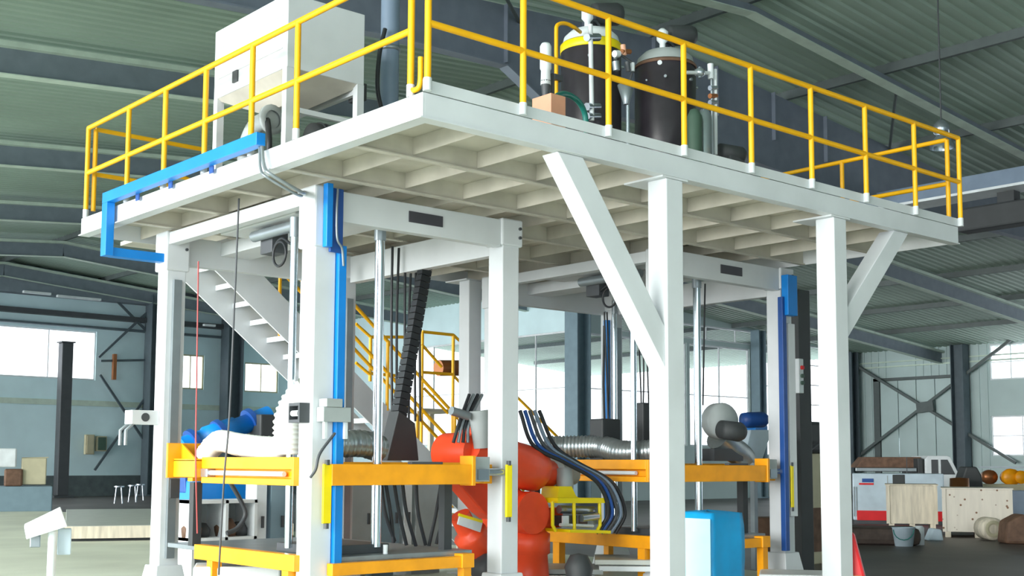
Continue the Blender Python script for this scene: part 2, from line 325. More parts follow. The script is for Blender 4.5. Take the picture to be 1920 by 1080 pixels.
MB().tube(smooth([(.03, .2, ZT+.12), (.03, .19, ZT+.07), (.03, .13, ZT+.05), (.03, .075, ZT+.09), (.03, .07, ZT+.3)]), PR*.8, 8).build('gate_loop', 'yellow', gl)
rail('short yellow railing across the far left end of the platform', [(x, Wd-.05, ZT) for x in (.12, 1.0, 1.55)], sock=False)
rail('yellow railing across the far right end of the platform', [(L-.03, v, ZT) for v in (.1, 1.6, 3.1, 4.6, 6.2)], sock=False)
rail('yellow railing along the back edge of the platform behind the tanks', [(x, Wd-.05, ZT) for x in (2.9, 4.2, 5.5, 6.8, 7.9)], sock=False)
# ================================================================== BLUE TRUNKING on the fascia
t = thing('cable_trunking', 'bright blue cable trunking wrapped round the left platform edge', 'cable trunk', (-.06, 4, ZT))
MB().box((-.13, 2.36, ZT+.02), (-.035, 5.84, ZT+.14)).build('top_run', 'blue', t, .006)
MB().box((-.13, 5.7, 3.90), (-.035, 5.84, ZT+.02)).build('drop_leg', 'blue', t, .006)
MB().box((-.035, 5.72, 3.90), (.612, 5.86, 4.0)).build('lower_arm', 'blue', t, .006)
for v in (5.1, 4.3, 3.4): MB().box((-.045, v-.04, ZT-.05), (-.032, v+.04, ZT+.02)).build('clip', 'dblue', t)
single(MB().tube(smooth([(-.06, 2.38, ZT+.02), (-.075, 2.3, 4.3), (-.05, 2.2, 4.2), (.3, 2.25, 4.1), (.7, 2.9, 4.28)]), .018, 8).tube(smooth([(-.06, 2.42, ZT+.02), (-.085, 2.35, 4.28), (-.05, 2.26, 4.18), (.3, 2.3, 4.08), (.7, 2.95, 4.28)]), .014, 8), 'conduit', 'steel', 'grey flexible conduit drooping from the end of the blue trunking', 'cable')
exec_parts = []
def at(px, py, X=None, Y=None, Z=None):
    d = fw+rt*((px-960)/FPX)-up*((py-540-SHY)/FPX)
    k = (X-CP.x)/d.x if X is not None else (Y-CP.y)/d.y if Y is not None else (Z-CP.z)/d.z
    return CP+d*k
ORD = ('first', 'second', 'third', 'fourth', 'fifth', 'sixth', 'seventh', 'eighth')
# ================================================================== THE TWO PRESSES
p0, p1, q0, q1, ZP, cw1 = .6125, 3.235, 2.51, 5.94, 4.267, .24
def press(dx, lab, plates):
    t = thing('vertical_press', lab, 'machine', (p0+dx+1.3, 4.2, 0))
    o = lambda *v: (v[0]+dx, v[1], v[2])
    for x, y, nm in ((p0, q0, 'n'), (p0, q1-cw1, 'l'), (p1-cw1, q0, 'r'), (p1-cw1, q1-cw1, 'b')):
        c = MB().box(o(x, y, .16), o(x+cw1, y+cw1, ZP-.25)).build('column', 'white', t, .012)
        hz = {'n': .6, 'l': .46}.get(nm, .3)
        MB().box(o(x-.03, y-.03, ZP-hz), o(x+cw1+.03, y+cw1+.03, ZP)).build('column_head', 'white', c, .02)
        MB().hexa([o(x-.11, y-.11, 0), o(x+cw1+.11, y-.11, 0), o(x+cw1+.11, y+cw1+.11, 0), o(x-.11, y+cw1+.11, 0)], [o(x-.035, y-.035, .42), o(x+cw1+.035, y-.035, .42), o(x+cw1+.035, y+cw1+.035, .42), o(x-.035, y+cw1+.035, .42)]).build('column_foot', 'white', c, .01)
        MB().box(o(x+cw1*.3, y+cw1 if y < 4 else y-.05, .5), o(x+cw1*.7, y+cw1+.05 if y < 4 else y, 3.7)).build('slide_rail', 'steel', c)
        for zz in (ZP-.1, ZP-.2): MB().cyl(o(x+cw1-.02, y-.03, zz), o(x+cw1-.02, y-.05, zz), .018, n=8).build('bolt', 'iron', c)
    a, b = p0+cw1+.03, p1-cw1-.03
    f = MB().box(o(a, q0, ZP-.32), o(b, q0+.12, ZP-.02)).build('top_beam', 'white', t, .006)
    MB().box(o(1.72, q0-.012, ZP-.215), o(2.16, q0, ZP-.1)).build('name_plate', 'plate', f, .004, label='dark blank name plate on the white beam')
    MB().box(o(a, q1-.12, ZP-.36), o(b, q1, ZP-.02)).build('top_beam', 'white', t, .006)
    MB().box(o(p0, q0+cw1+.03, ZP-.16), o(p0+.12, q1-cw1-.03, ZP-.02)).build('top_beam', 'white', t, .006)
    MB().box(o(p1-.12, q0+cw1+.03, ZP-.36), o(p1, q1-cw1-.03, ZP-.02)).build('top_beam', 'white', t, .006)
    MB().box(o(1.35, q0+.12, ZP-.2), o(1.75, q1-.12, ZP-.04)).build('cross_beam', 'white', t, .006)
    for x, y, r in ((1.545, 2.76, .05), (.78, 3.17, .04), (2.75, 5.4, .035)):
        g = MB().cyl(o(x, y, .75), o(x, y, ZP-.3), r, n=20).build('guide_rod', 'chrome', t); MB().cyl(o(x, y, ZP-.4), o(x, y, ZP-.2), r*1.25, n=16).build('rod_collar', 'steel', g)
    # hydraulic pack under the top frame
    h = MB().box(o(.86, 3.3, ZP-.13), o(1.2, 4.9, ZP-.03)).build('manifold', 'white', t, .01)
    MB().cyl(o(.95, 3.2, ZP-.22), o(.95, 4.3, ZP-.22), .06, n=14).build('cylinder', 'steel', h); MB().box(o(1.0, 4.0, ZP-.42), o(1.2, 4.25, ZP-.16)).build('valve_block', 'iron', h, .01)
    ring = arc(o(.95, 3.75, ZP-.48), .13, 0, 2*math.pi, (0, 1, 0), (0, 0, 1), 20); MB().tube(ring+ring[1:2], .014, 8).build('hose_loop', 'black', h)
    MB().tube(smooth([o(1.05, 4.1, ZP-.4), o(1.0, 3.8, ZP-.3), o(.98, 3.5, ZP-.4), o(1.1, 3.3, ZP-.2)]), .016, 8).build('hose', 'black', h)
    for k, (xa, ya, xb, yb) in enumerate(plates): # yellow guard plates by the columns
        MB().box(o(xa, ya, 1.02), o(xb, ya+.03, 1.58)).build('guard_plate', 'lime', t, .006)
        [MB().cyl(o((xa+xb)/2, ya+.015, z_), o((xa+xb)/2, ya+.015, z_+.05), .025, n=8).build('plate_pin', 'iron', t) for z_ in (1.57, .97)]
    return t
pA = press(0, 'near white four-post vertical press under the left half of the platform', ((.70, 2.42, .79, 0), (3.0, 2.43, 3.08, 0)))
pB = press(4.99, 'far white four-post vertical press under the right half of the platform', ((.79, 2.42, .87, 0), (3.06, 2.43, 3.12, 0)))
def box_of(name, m, parent, lo, hi, bev=.006): return MB().box(lo, hi).build(name, m, parent, bev)
# blue cable channels on the press posts
t = thing('cable_channel', 'tall blue stepped cable channel on the front post of the near press', 'cable trunk', (.85, 2.48, .3))
box_of('upper_channel', 'blue', t, (.672, 2.40, 3.66), (.74, 2.475, 4.28)); box_of('back_plate', 'dblue', t, (.74, 2.44, 3.62), (.885, 2.475, 4.25)); box_of('lower_channel', 'blue', t, (.856, 2.46, .15), (.945, 2.56, 3.7))
MB().tube(smooth([(.80, 2.42, 4.24), (.78, 2.40, 4.0), (.79, 2.40, 3.75), (.86, 2.42, 3.66), (.9, 2.45, 3.5)]), .012, 8).build('cable', 'steel', t)
t = thing('cable_channel', 'tall blue cable channel on the right post of the far press', 'cable trunk', (7.95, 2.48, .3))
box_of('lower_channel', 'dblue', t, (7.9, 2.42, .45), (7.985, 2.50, 3.85)); box_of('upper_channel', 'blue', t, (7.95, 2.36, 3.6), (8.16, 2.47, 4.15))
box_of('cover_strip', 'white', t, (8.05, 2.44, .9), (8.2, 2.5, 3.5))
t = thing('cable_channel', 'narrow blue cable channel on the back left post of the far press', 'cable trunk', (7.8, 5.6, .5))
box_of('lower_channel', 'blue', t, (7.80, 5.62, .6), (7.88, 5.7, 3.8)); MB().tube([(7.72, 5.6, 3.7), (7.7, 5.6, 2.8), (7.74, 5.6, 1.6)], .02, 6).build('cable', 'black', t)
# lifting frames (orange) and bottom frames
def lifting(dx, lab):
    t = thing('lifting_frame', lab, 'machine frame', (p0+dx+1.2, 4.1, 1.3)); o = lambda *v: (v[0]+dx, v[1], v[2])
    f = box_of('front_beam', 'orange', t, o(.78, 2.40, 1.375), o(2.52, 2.50, 1.58)); box_of('end_plate', 'orange', f, o(2.49, 2.385, 1.36), o(2.535, 2.6, 1.67)); box_of('slot_cover', 'iron', f, o(1.72, 2.41, 1.58), o(2.12, 2.48, 1.605))
    box_of('slide_block', 'grey', t, o(2.535, 2.45, 1.4), o(2.78, 2.62, 1.66)); MB().box(o(2.6, 2.42, 1.42), o(2.74, 2.45, 1.53)).cyl(o(2.78, 2.5, 1.5), o(2.99, 2.5, 1.5), .04, n=10).build('slide_roller', 'silver', t)
    g = box_of('side_beam', 'orange', t, o(.55, 2.76, 1.525), o(.68, 4.6, 1.645)); box_of('side_beam_lower', 'orange', g, o(.55, 2.76, 1.37), o(.68, 4.6, 1.435)); box_of('side_beam_web', 'orange', g, o(.64, 2.76, 1.435), o(.68, 4.6, 1.525))
    MB().cyl(o(.585, 2.95, 1.48), o(.585, 4.45, 1.48), .026, n=12).build('cylinder_rod', 'frame', g); box_of('beam_end', 'orange', g, o(.55, 2.72, 1.37), o(.68, 2.76, 1.645)); box_of('rod_block', 'silver', g, o(.54, 4.45, 1.435), o(.64, 4.6, 1.525))
    b = box_of('bracket', 'orange', t, o(.47, 4.6, 1.43), o(.67, 5.1, 1.62)); box_of('bracket_plate', 'orange', b, o(.40, 5.1, 1.42), o(.84, 5.14, 1.80)); box_of('bracket_shelf', 'orange', b, o(.47, 4.6, 1.60), o(.67, 5.1, 1.63)); MB().poly([o(.56, 5.1, 1.63), o(.56, 4.78, 1.63), o(.56, 5.1, 1.8)], (.02, 0, 0)).build('gusset', 'orange', b)
    box_of('back_beam', 'orange', t, o(.8, 5.3, 1.375), o(2.9, 5.42, 1.58)); box_of('side_beam', 'orange', t, o(2.82, 2.6, 1.375), o(2.94, 5.3, 1.58)); box_of('cross_member', 'orange', t, o(.68, 2.95, 1.45), o(2.82, 3.05, 1.6)); box_of('cross_member', 'orange', t, o(.68, 4.2, 1.45), o(2.82, 4.3, 1.6))
    box_of('platen', 'steel', t, o(.9, 3.06, 1.38), o(2.7, 4.19, 1.45))
    return t
lifting(0, 'orange-yellow lifting frame at mid height in the near press'); lifting(4.99, 'orange-yellow lifting frame at mid height in the far press behind the big post')
def bottom(dx, lab):
    t = thing('bottom_frame', lab, 'machine frame', (p0+dx+1.2, 4.1, 0)); o = lambda *v: (v[0]+dx, v[1], v[2])
    f = box_of('front_beam', 'orange', t, o(.80, 2.40, .525), o(2.5, 2.5, .64)); box_of('end_block', 'orange', f, o(2.36, 2.38, .52), o(2.52, 2.52, .665))
    box_of('side_beam', 'orange', t, o(.55, 2.68, .56), o(.66, 4.72, .715)); MB().box(o(.55, 4.3, .02), o(.66, 4.42, .56)).build('leg', 'orange', t); MB().box(o(.55, 2.78, .02), o(.66, 2.9, .56)).build('leg', 'orange', t)
    MB().box(o(2.4, 2.41, .02), o(2.5, 2.51, .525)).build('leg', 'orange', t); MB().box(o(2.4, 5.2, .02), o(2.5, 5.3, .62)).build('leg', 'orange', t)
    tb = box_of('table_top', 'steel', t, o(.62, 2.52, .64), o(2.6, 5.5, .69))
    for x in (.95, 1.55): MB().cyl(o(x, 2.6, .69), o(x, 2.6, .78), .025, n=8).build('locator_pin', 'frame', tb)
    box_of('mould_block', 'iron', t, o(.9, 2.75, .69), o(1.7, 3.6, .78))
    for x, y in ((.98, 2.75), (2.42, 2.75), (2.42, 5.2), (.62, 4.85)): MB().box(o(x-.05, y-.05, .69), o(x+.05, y+.05, 1.375)).build('upright', 'charcoal', t)
    return t
bottom(0, 'orange-yellow bottom frame with a grey table in the near press'); bottom(4.99, 'orange-yellow bottom frame with a grey table in the far press')
# sensors and boxes on the near press
t = thing('limit_switch', 'dark square limit switch with a bright plunger on the front press post', 'switch', (.56, 2.62, 1.98))
MB().box((.5, 2.55, 1.97), (.612, 2.75, 2.0)).box((.5, 2.55, 2.13), (.612, 2.75, 2.16)).box((.5, 2.55, 2.0), (.612, 2.575, 2.13)).box((.59, 2.575, 2.0), (.612, 2.75, 2.13)).box((.5, 2.735, 2.0), (.59, 2.75, 2.13)).build('housing', 'iron', t)
MB().cyl((.53, 2.6, 2.06), (.53, 2.72, 2.06), .03, n=10).build('plunger', 'frame', t)
t = thing('sensor_box', 'pale grey sensor box with two prongs on the front press post', 'switch', (.8, 2.42, 1.97))
box_of('box', 'grey', t, (.66, 2.38, 1.98), (.97, 2.505, 2.12)); box_of('lid', 'grey', t, (.68, 2.36, 2.12), (.86, 2.5, 2.2))
for x in (.70, .93): MB().box((x, 2.42, 1.82), (x+.03, 2.46, 1.98)).build('prong', 'frame', t)
t = thing('control_box', 'white control box jutting from the left press post', 'box', (.45, 5.85, 2.0))
box_of('box', 'white', t, (.28, 5.78, 2.02), (.612, 5.98, 2.18)); MB().cyl((.44, 5.775, 2.1), (.44, 5.79, 2.1), .05, n=14).build('dial', 'iron', t)
for y in (5.8, 5.95): MB().tube([(.30, y, 2.02), (.22, y, 1.95), (.22, y, 1.78)], .018, 6).build('prong', 'steel', t)
single(MB().box((.70, 5.64, 1.18), (.82, 5.7, 1.40)), 'junction_box', 'iron', 'small dark box low on the left press post', 'box', bev=.008)
# ------------------------------------------------------------------ hoses, ducts, chain in the near press
def single_tube(name, m, lab, cat, pts, r, n=12, fl=False, grp=None):
    mb = MB(); p, rr = flex(pts, r) if fl else (smooth(pts, 8), r); mb.tube(p, rr, n)
    return single(mb, name, m, lab, cat, grp)
single_tube('air_hose', 'hose', 'fat white corrugated air hose lying on the left beam of the near press', 'hose', [at(385, 855, X=.72), at(410, 828, X=.75), at(450, 834, X=.76), at(500, 840, X=.78), at(530, 836, X=.80), at(546, 795, X=.84), at(566, 738, X=.9), at(590, 715, X=1.0)], .115, 16, True)
single_tube('hose_sleeve', 'hose', 'baggy white fabric sleeve standing beside the front press post above the air hose', 'hose', [at(540, 852, X=.74), at(541, 820, X=.74), at(543, 785, X=.74), at(556, 755, X=.78), at(580, 732, X=.86)], .15, 18, True)
single_tube('air_duct', 'duct', 'short silver duct on the front beam beside the near post', 'duct', [at(600, 830, Y=3.1), at(640, 832, Y=3.1), at(680, 832, Y=3.1), at(712, 842, Y=3.15)], .135, 18, True)
t = thing('energy_chain', 'black slanting energy chain hanging inside the near press', 'cable chain', (2.8, 4.2, 1.64))
top, bot = Vector((3.26, 4.2, 4.15)), Vector((2.84, 4.2, 2.1)); NL = 26
for i in range(NL):
    a = top.lerp(bot, i/NL); b = top.lerp(bot, (i+.86)/NL); w = .10+.05*i/NL
    MB().bar(a, b, w, .14).build('link', 'black', t)
MB().poly([(2.62, 4.1, 1.62), (3.08, 4.1, 1.62), (3.02, 4.1, 2.06), (2.78, 4.1, 2.2)], (0, .2, 0)).build('chain_box', 'charcoal', t, .01)
for i, (x, b) in enumerate(((736, 2), (748, 4), (760, 1), (772, 5), (781, 3), (789, 2))):
    single_tube('hanging_cable', 'black', ORD[i]+' from left of the black cables hanging beside the slanting chain', 'cable', [at(x, 462+i*3, Y=4.5), at(x-b, 600, Y=4.5), at(x-b*1.5+2, 790, Y=4.5)], .016, 6, grp='black cables beside the chain')
for i, (xa, xm, xb, y) in enumerate(((714, 722, 740, 1015), (722, 732, 738, 1018), (738, 748, 762, 1022), (754, 762, 780, 1024), (780, 784, 798, 1022), (828, 818, 804, 1024), (834, 832, 818, 1020))):
    single_tube('hanging_hose', 'black', ORD[i]+' from left of the black hoses drooping inside the near press', 'hose', [at(xa, 900, Y=3.3), at(xm, 960, Y=3.3), at(xb, y, Y=3.3)], .02, 8, grp='drooping hoses in the near press')
single_tube('red_cable', 'cable', 'thin red cable hanging just right of the left press post', 'cable', [at(372, 490, X=.58), at(369, 700, X=.5), at(367, 850, X=.40), at(370, 1000, X=.5)], .008, 6)
single_tube('dark_cable', 'iron', 'long dark cable hanging from the platform in front of the left beams', 'cable', [at(448, 372, X=.45), at(440, 560, X=.45), at(430, 780, X=.42), at(420, 900, X=.42), at(410, 1078, X=.42)], .010, 6)
single_tube('post_cable', 'iron', 'short dark cable curling round the front press post', 'cable', [at(628, 812, Y=2.4), at(600, 850, Y=2.38), at(592, 880, Y=2.38), at(582, 895, Y=2.45)], .014, 6)
# ================================================================== ROBOT with gripper, between the presses
t = thing('robot_arm', 'orange-red jointed robot arm standing between the two presses', 'robot', (4.4, 3.6, 0)); RY = 3.6; RX = at(985, 1000, Y=RY).x
K = lambda px, py, dy=0: at(px, py, Y=RY+dy)
MB().lathe([(.42, 0), (.42, .06), (.30, .1), (.27, .5), (.3, .52), (.3, .75), (.22, .8), (0, .8)], (RX, RY, 0)).build('base', 'red', t)
MB().tube(smooth([(RX, RY, .7), (RX-.08, RY, .9), K(968, 945)]), [.26]*17, 16).build('shoulder', 'red', t)
sh = K(965, 960); el = K(868, 850); wr_ = K(1030, 888)
MB().cyl(sh+Vector((0, -.34, 0)), sh+Vector((0, .34, 0)), .25, n=24).build('shoulder_joint', 'red', t)
MB().tube([sh+Vector((-.05, -.12, 0)), sh.lerp(el, .3), sh.lerp(el, .7), el], [.24, .19, .16, .2], 16).build('lower_arm', 'red', t)
MB().cyl(el+Vector((0, -.3, 0)), el+Vector((0, .3, 0)), .24, n=24).build('elbow_joint', 'red', t)
MB().tube(smooth([el+Vector((-.1, -.2, .1)), K(905, 842, -.2), K(960, 868, -.2), K(1000, 880, -.1), wr_], 4), [.25]*5+[.26]*4+[.27]*4+[.17]*4, 16).build('forearm', 'red', t)
MB().lathe([(0, -.02), (.17, 0), (.19, .06), (.17, .12), (0, .13)], wr_, axis=Vector((1, 0, .05))).build('wrist_ring', 'frame', t)
MB().cyl(wr_+Vector((.1, 0, 0)), wr_+Vector((.42, 0, -.02)), .14, .12, 18).build('wrist', 'grey', t)
cwt = K(884, 1010); MB().tube(smooth([K(862, 965, -.3), K(880, 1000, -.3), K(905, 1030, -.3), K(912, 1062, -.3)]), [.12]*8+[.2]*8+[.16]*9, 14).build('counterweight', 'red', t)
MB().bar(K(860, 973, -.52), K(902, 988, -.52), .02, .12).build('white_label', 'frame', t, label='white label with a yellow upper edge'); MB().bar(K(860, 965, -.53), K(904, 978, -.53), .02, .03).build('label_edge', 'lime', t)
MB().poly([K(858, 905, -.1), K(925, 905, -.1), K(925, 975, -.1), K(908, 962, -.1)], (0, .25, 0)).build('support_link', 'red', t, .02)
MB().cbox(K(1022, 970), (.35, .3, .25)).build('side_motor', 'red', t, .03)
MB().cyl(K(1058, 880, -.2), K(1060, 918, -.25), .11, .1, 16).build('flange_tube', 'grey', t)
MB().lathe([(.16, 0), (.16, .3), (.1, .36), (0, .36)], K(905, 1065, -.3), axis=Vector((-.3, -.8, .1)), n=16).build('motor', 'iron', t)
MB().cyl(K(905, 840, -.4), K(900, 770, -.4), .1, .14, 14).build('tool_changer', 'grey', t); MB().cyl(K(878, 780, -.4), K(846, 770, -.4), .05, n=10).build('valve_stem', 'steel', t)
for i in range(4): MB().tube(smooth([K(880+i*8, 740, -.2), K(862+i*6, 790, -.3), K(850+i*9, 830, -.3)]), .022, 6).build('robot_hose', 'steel' if i % 2 else 'black', t)
for i in range(5): MB().tube(smooth([K(975+i*9, 770, -.3), K(1000+i*10, 835, -.3), K(1060+i*6, 868, -.4), K(1120+i*7, 905, -.5), K(1140+i*8, 960, -.5), K(1118+i*9, 1000, -.4)]), .024, 6).build('dress_cable', ('black', 'dblue', 'iron', 'bluegrey', 'black')[i], t)
t = thing('gripper', 'bright yellow cage gripper hanging from the robot wrist', 'gripper', K(1080, 950)); GY = RY-.35
G = lambda px, py, dy=0: at(px, py, Y=GY+dy)
MB().poly([G(1048, 912), G(1072, 912), G(1080, 930), G(1095, 938), G(1045, 940)], (0, .3, 0)).build('mount', 'lime', t)
MB().bar(G(1030, 938), G(1125, 938), .3, .06).build('top_bar', 'lime', t); MB().bar(G(1042, 994), G(1118, 996), .5, .035).build('bottom_bar', 'lime', t)
for dy in (-.12, .3):
    MB().tube([G(1036, 940, dy), G(1036, 985, dy), G(1042, 996, dy)], .022, 8).build('cage_rod', 'lime', t); MB().tube([G(1076, 940, dy), G(1077, 996, dy)], .022, 8).build('cage_rod', 'lime', t); MB().tube([G(1124, 942, dy), G(1125, 985, dy), G(1118, 998, dy)], .022, 8).build('cage_rod', 'lime', t)
MB().cyl(G(1048, 955), G(1112, 957), .05, n=14).build('clamp_cylinder', 'silver', t); MB().cyl(G(1090, 972, -.14), G(1120, 968, -.14), .045, n=12).build('clamp_cylinder', 'silver', t); MB().cyl(G(1050, 984, -.1), G(1112, 986, -.1), .02, n=8).build('slide_bar', 'frame', t); MB().cbox(G(1060, 976), (.2, .2, .12)).build('valve_block', 'charcoal', t); MB().cbox(G(1060, 975, -.12), (.1, .02, .1)).build('white_tag', 'frame', t); MB().cbox(G(1104, 974), (.2, .16, .1)).build('motor', 'steel', t)
# ================================================================== STAIR
t = thing('steel_stair', 'white steel stair with open treads coming down behind the near press', 'stairs', (5, 7.4, 0)); SL = .82; SX = 2.1
sz = lambda x: ZT-SL*(x-SX)
for y in (6.95, 7.9):
    x1 = SX+(ZT)/SL
    MB().poly([(SX-.3, y, ZT), (SX, y, ZT), (x1, y, 0), (x1-.46, y, 0), (SX-.3, y, ZT-.34)], (0, .03, 0)).build('stringer', 'white', t)
for i in range(1, 20):
    z = ZT-i*.2242; x = SX+i*.2242/SL
    MB().box((x-.27, 6.98, z-.02), (x+.0, 7.9, z)).box((x-.27, 6.98, z-.07), (x-.25, 7.9, z-.02)).build('tread', 'white', t)
MB().box((1.0, 6.78, ZT-.05), (SX, 7.93, ZT)).build('landing', 'deck', t)
for y in (6.97, 7.91):
    for nm, h in (('hand_rail', .95), ('mid_rail', .5)): MB().cyl((SX, y, sz(SX)+h), (7.3, y, sz(7.3)+h), .026, n=10).build(nm, 'yellow', t)
    for x in (2.15, 3.4, 4.65, 5.9, 7.2): MB().cyl((x, y, sz(x)-.05), (x, y, sz(x)+.95), .026, n=10).build('rail_post', 'yellow', t)
MB().tube(smooth([(SX, 7.91, ZT+.95), (SX-.3, 7.91, ZT+1.0), (SX-.5, 7.91, ZT+.9), (SX-.5, 7.91, ZT+.02)]), .026, 10).build('rail_loop', 'yellow', t)
t = thing('service_railing', 'small yellow railing round a low service platform behind the stair', 'railing', (7.2, 8.8, 0)); SYv = 8.8
Q = lambda px, py, dy=0: at(px, py, Y=SYv+dy)
MB().box((6.6, 8.8, 2.45), (7.6, 9.8, 2.5)).build('platform_plate', 'deck', t); [MB().box((x, y_, 0), (x+.08, y_+.08, 2.45)).build('leg', 'deck', t) for x in (6.6, 7.52) for y_ in (8.85, 9.7)]
for px, a, b in ((850, 628, 1000), (792, 622, 995), (695, 632, 715)):
    tp = Q(px, a); MB().cyl(tp, (tp.x, tp.y, Q(px, b).z), .028, n=8).build('rail_post', 'yellow', t)
for a, b in (((667, 607), (695, 632)), ((695, 632), (760, 632)), ((792, 622), (850, 628)), ((850, 628), (884, 660)), ((792, 698), (850, 702)), ((850, 704), (884, 740)), ((790, 645), (828, 688)), ((795, 728), (840, 775)), ((667, 680), (693, 702)), ((693, 700), (760, 706)), ((970, 745), (1048, 822))): MB().cyl(Q(*a), Q(*b), .026, n=8).build('rail_bar', 'yellow', t)
MB().cyl(Q(822, 690, .3), Q(878, 690, .3), .14, n=14).build('winch_drum', 'copperp', t)
# ================================================================== EQUIPMENT ON THE PLATFORM
D0 = ZT+.002
t = thing('feed_hopper', 'big white sheet-metal feed hopper on legs at the left of the platform', 'hopper', (.75, 3.4, D0))
MB().box((.35, 2.66, 5.42), (1.25, 4.15, 6.16)).build('body', 'white', t, .008)
MB()._add([(.36, 2.67, 5.42), (1.24, 2.67, 5.42), (1.24, 4.14, 5.42), (.36, 4.14, 5.42), (.62, 3.2, 5.2), (.88, 3.2, 5.2), (.88, 3.6, 5.2), (.62, 3.6, 5.2)], [(0,1,5,4), (1,2,6,5), (2,3,7,6), (3,0,4,7), (4,5,6,7), (3,2,1,0)]).build('cone', 'deck', t)
for x, y in ((.35, 2.66), (.35, 4.07), (1.17, 2.66), (1.17, 4.07)): MB().box((x, y, D0), (x+.08, y+.08, 5.42)).build('leg', 'white', t)
MB().bar((1.21, 2.74, 5.36), (1.21, 4.07, 5.36), .05, .06).build('stay', 'white', t); MB().bar((1.21, 2.74, 5.05), (1.21, 4.07, 5.05), .05, .05).build('stay', 'white', t); MB().bar((.43, 2.7, 5.02), (1.17, 2.7, 5.02), .05, .05).build('stay', 'white', t)
MB().box((.33, 3.62, 5.5), (.35, 3.72, 5.62)).build('latch', 'iron', t); MB().box((1.25, 2.75, 5.3), (1.35, 2.95, 5.48)).build('side_box', 'charcoal', t, .01)
for z in (5.62, 5.95): MB().box((.342, 2.75, z), (.35, 4.05, z+.012)).build('seam', 'white', t)
t = thing('pump_motor', 'dark electric pump motor lying under the white hopper', 'motor', (.9, 2.9, D0))
MB().lathe([(0, 0), (.13, 0), (.14, .05), (.14, .5), (.12, .56), (0, .56)], (.75, 2.85, D0+.36), n=20, axis=Vector((1, .1, 0))).build('motor_body', 'charcoal', t)
for k in range(6): MB().lathe([(.14, 0), (.152, 0), (.152, .02), (.14, .02)], Vector((.83+k*.065, 2.86+k*.006, D0+.36)), n=20, axis=Vector((1, .1, 0))).build('fin', 'iron', t)
MB().cyl((1.3, 2.9, D0+.36), (1.48, 2.92, D0+.36), .09, n=14).build('gearbox', 'copperp', t); MB().box((.8, 2.72, D0), (1.4, 3.0, D0+.2)).build('base', 'iron', t)
t = thing('flanged_elbow', 'pale grey flanged pipe elbow under the left side of the hopper', 'pipe', (.5, 3.3, D0))
MB().tube(smooth([(.4, 3.5, D0), (.4, 3.5, D0+.3), (.42, 3.35, D0+.5), (.45, 3.1, D0+.52)]), .09, 14).build('elbow', 'grey', t)
for c, ax in (((.4, 3.5, D0+.2), Vector((0,0,1))), ((.45, 3.12, D0+.52), Vector((0.1,-1,0))), ((.4, 3.5, D0+.01), Vector((0,0,1)))): MB().lathe([(.09, 0), (.15, 0), (.15, .04), (.09, .04)], c, n=18, axis=ax).build('flange', 'grey', t)
MB().tube(smooth([(.36, 3.0, D0), (.34, 2.95, D0+.25), (.4, 3.1, D0+.5), (.5, 3.3, D0+.55)]), .03, 8).build('hose', 'black', t)
t = thing('vertical_duct', 'round blue-grey vertical duct behind the corner of the platform', 'duct', (2.16, 3.5, D0))
MB().cyl((2.16, 3.5, D0), (2.16, 3.5, 8.2), .105, n=24).build('pipe', 'bluegrey', t); MB().lathe([(.105, 0), (.16, 0), (.16, .03), (.105, .03)], (2.16, 3.5, D0), n=20).build('flange', 'bluegrey', t)
for z in (6.2, 7.4): MB().lathe([(.105, 0), (.118, 0), (.118, .05), (.105, .05)], (2.16, 3.5, z), n=20).build('joint_band', 'steel', t)
single_tube('duct_cable', 'black', 'black cable looping down beside the blue-grey duct', 'cable', [(2.02, 3.4, 6.4), (1.95, 3.4, 6.1), (1.93, 3.4, 5.7), (2.02, 3.4, 5.3), (2.05, 3.4, D0)], .025, 8)
def tank(name, lab, x, y, zt, r, rim, dome, motor_r):
    t = thing(name, lab, 'tank', (x, y, D0))
    MB().lathe([(0, .12), (r*.8, .12), (r, .25), (r, zt-D0), (r*.97, zt-D0+.02)], (x, y, D0), n=36).build('shell', 'tank', t)
    MB().lathe([(r*1.01, -.06 if rim == 'lime' else -.0), (r*1.03, -.05 if rim == 'lime' else .0), (r*1.03, .03), (r*.98, .05), (r*.98, -.06 if rim == 'lime' else .0)], (x, y, zt), n=36).build('rim', rim, t)
    MB().lathe([(r*.97, .03), (r*.9, .13), (r*.7, .2), (r*.4, .235), (0, .245)], (x, y, zt), n=36).build('dome', dome, t)
    for a in (.5, 2.6, 4.7): MB().cyl((x+math.cos(a)*r*.75, y+math.sin(a)*r*.75, D0), (x+math.cos(a)*r*.75, y+math.sin(a)*r*.75, D0+.2), .05, n=10).build('foot', 'iron', t)
    m = MB().cyl((x, y, zt+.22), (x, y, zt+.36), .06, n=12).build('motor_neck', 'iron', t)
    MB().lathe([(0, 0), (motor_r, 0), (motor_r*1.05, .04), (motor_r*1.05, .3), (motor_r*.8, .36), (0, .36)], (x+.02, y-.02, zt+.43), n=18, axis=Vector((.9, -.45, .1))).build('motor', 'charcoal', m)
    v = MB().lathe([(.035, 0), (.035, .1), (.07, .14), (.07, .24), (.03, .28), (0, .28)], (x-.18, y-.12, zt+.16), n=14).build('air_valve', 'frame', t)
    MB().tube(arc((x-.05, y-.1, zt+.2), .12, 0, math.pi, (1, 0, 0), (0, 0, 1), 8), .018, 8).build('pipe_loop', 'iron', t)
    for a in (-2.4, -1.5, -.6): MB().cyl((x+math.cos(a)*r, y+math.sin(a)*r, zt-.2), (x+math.cos(a)*(r+.04), y+math.sin(a)*(r+.03), zt-.2), .018, n=10).build('port', 'steel', t)
    return t
ta = tank('mixing_tank', 'dark round mixing tank with yellow rim and pale dome, nearer the corner', 4.45, 2.6, 6.52, .36, 'lime', 'frame', .13)
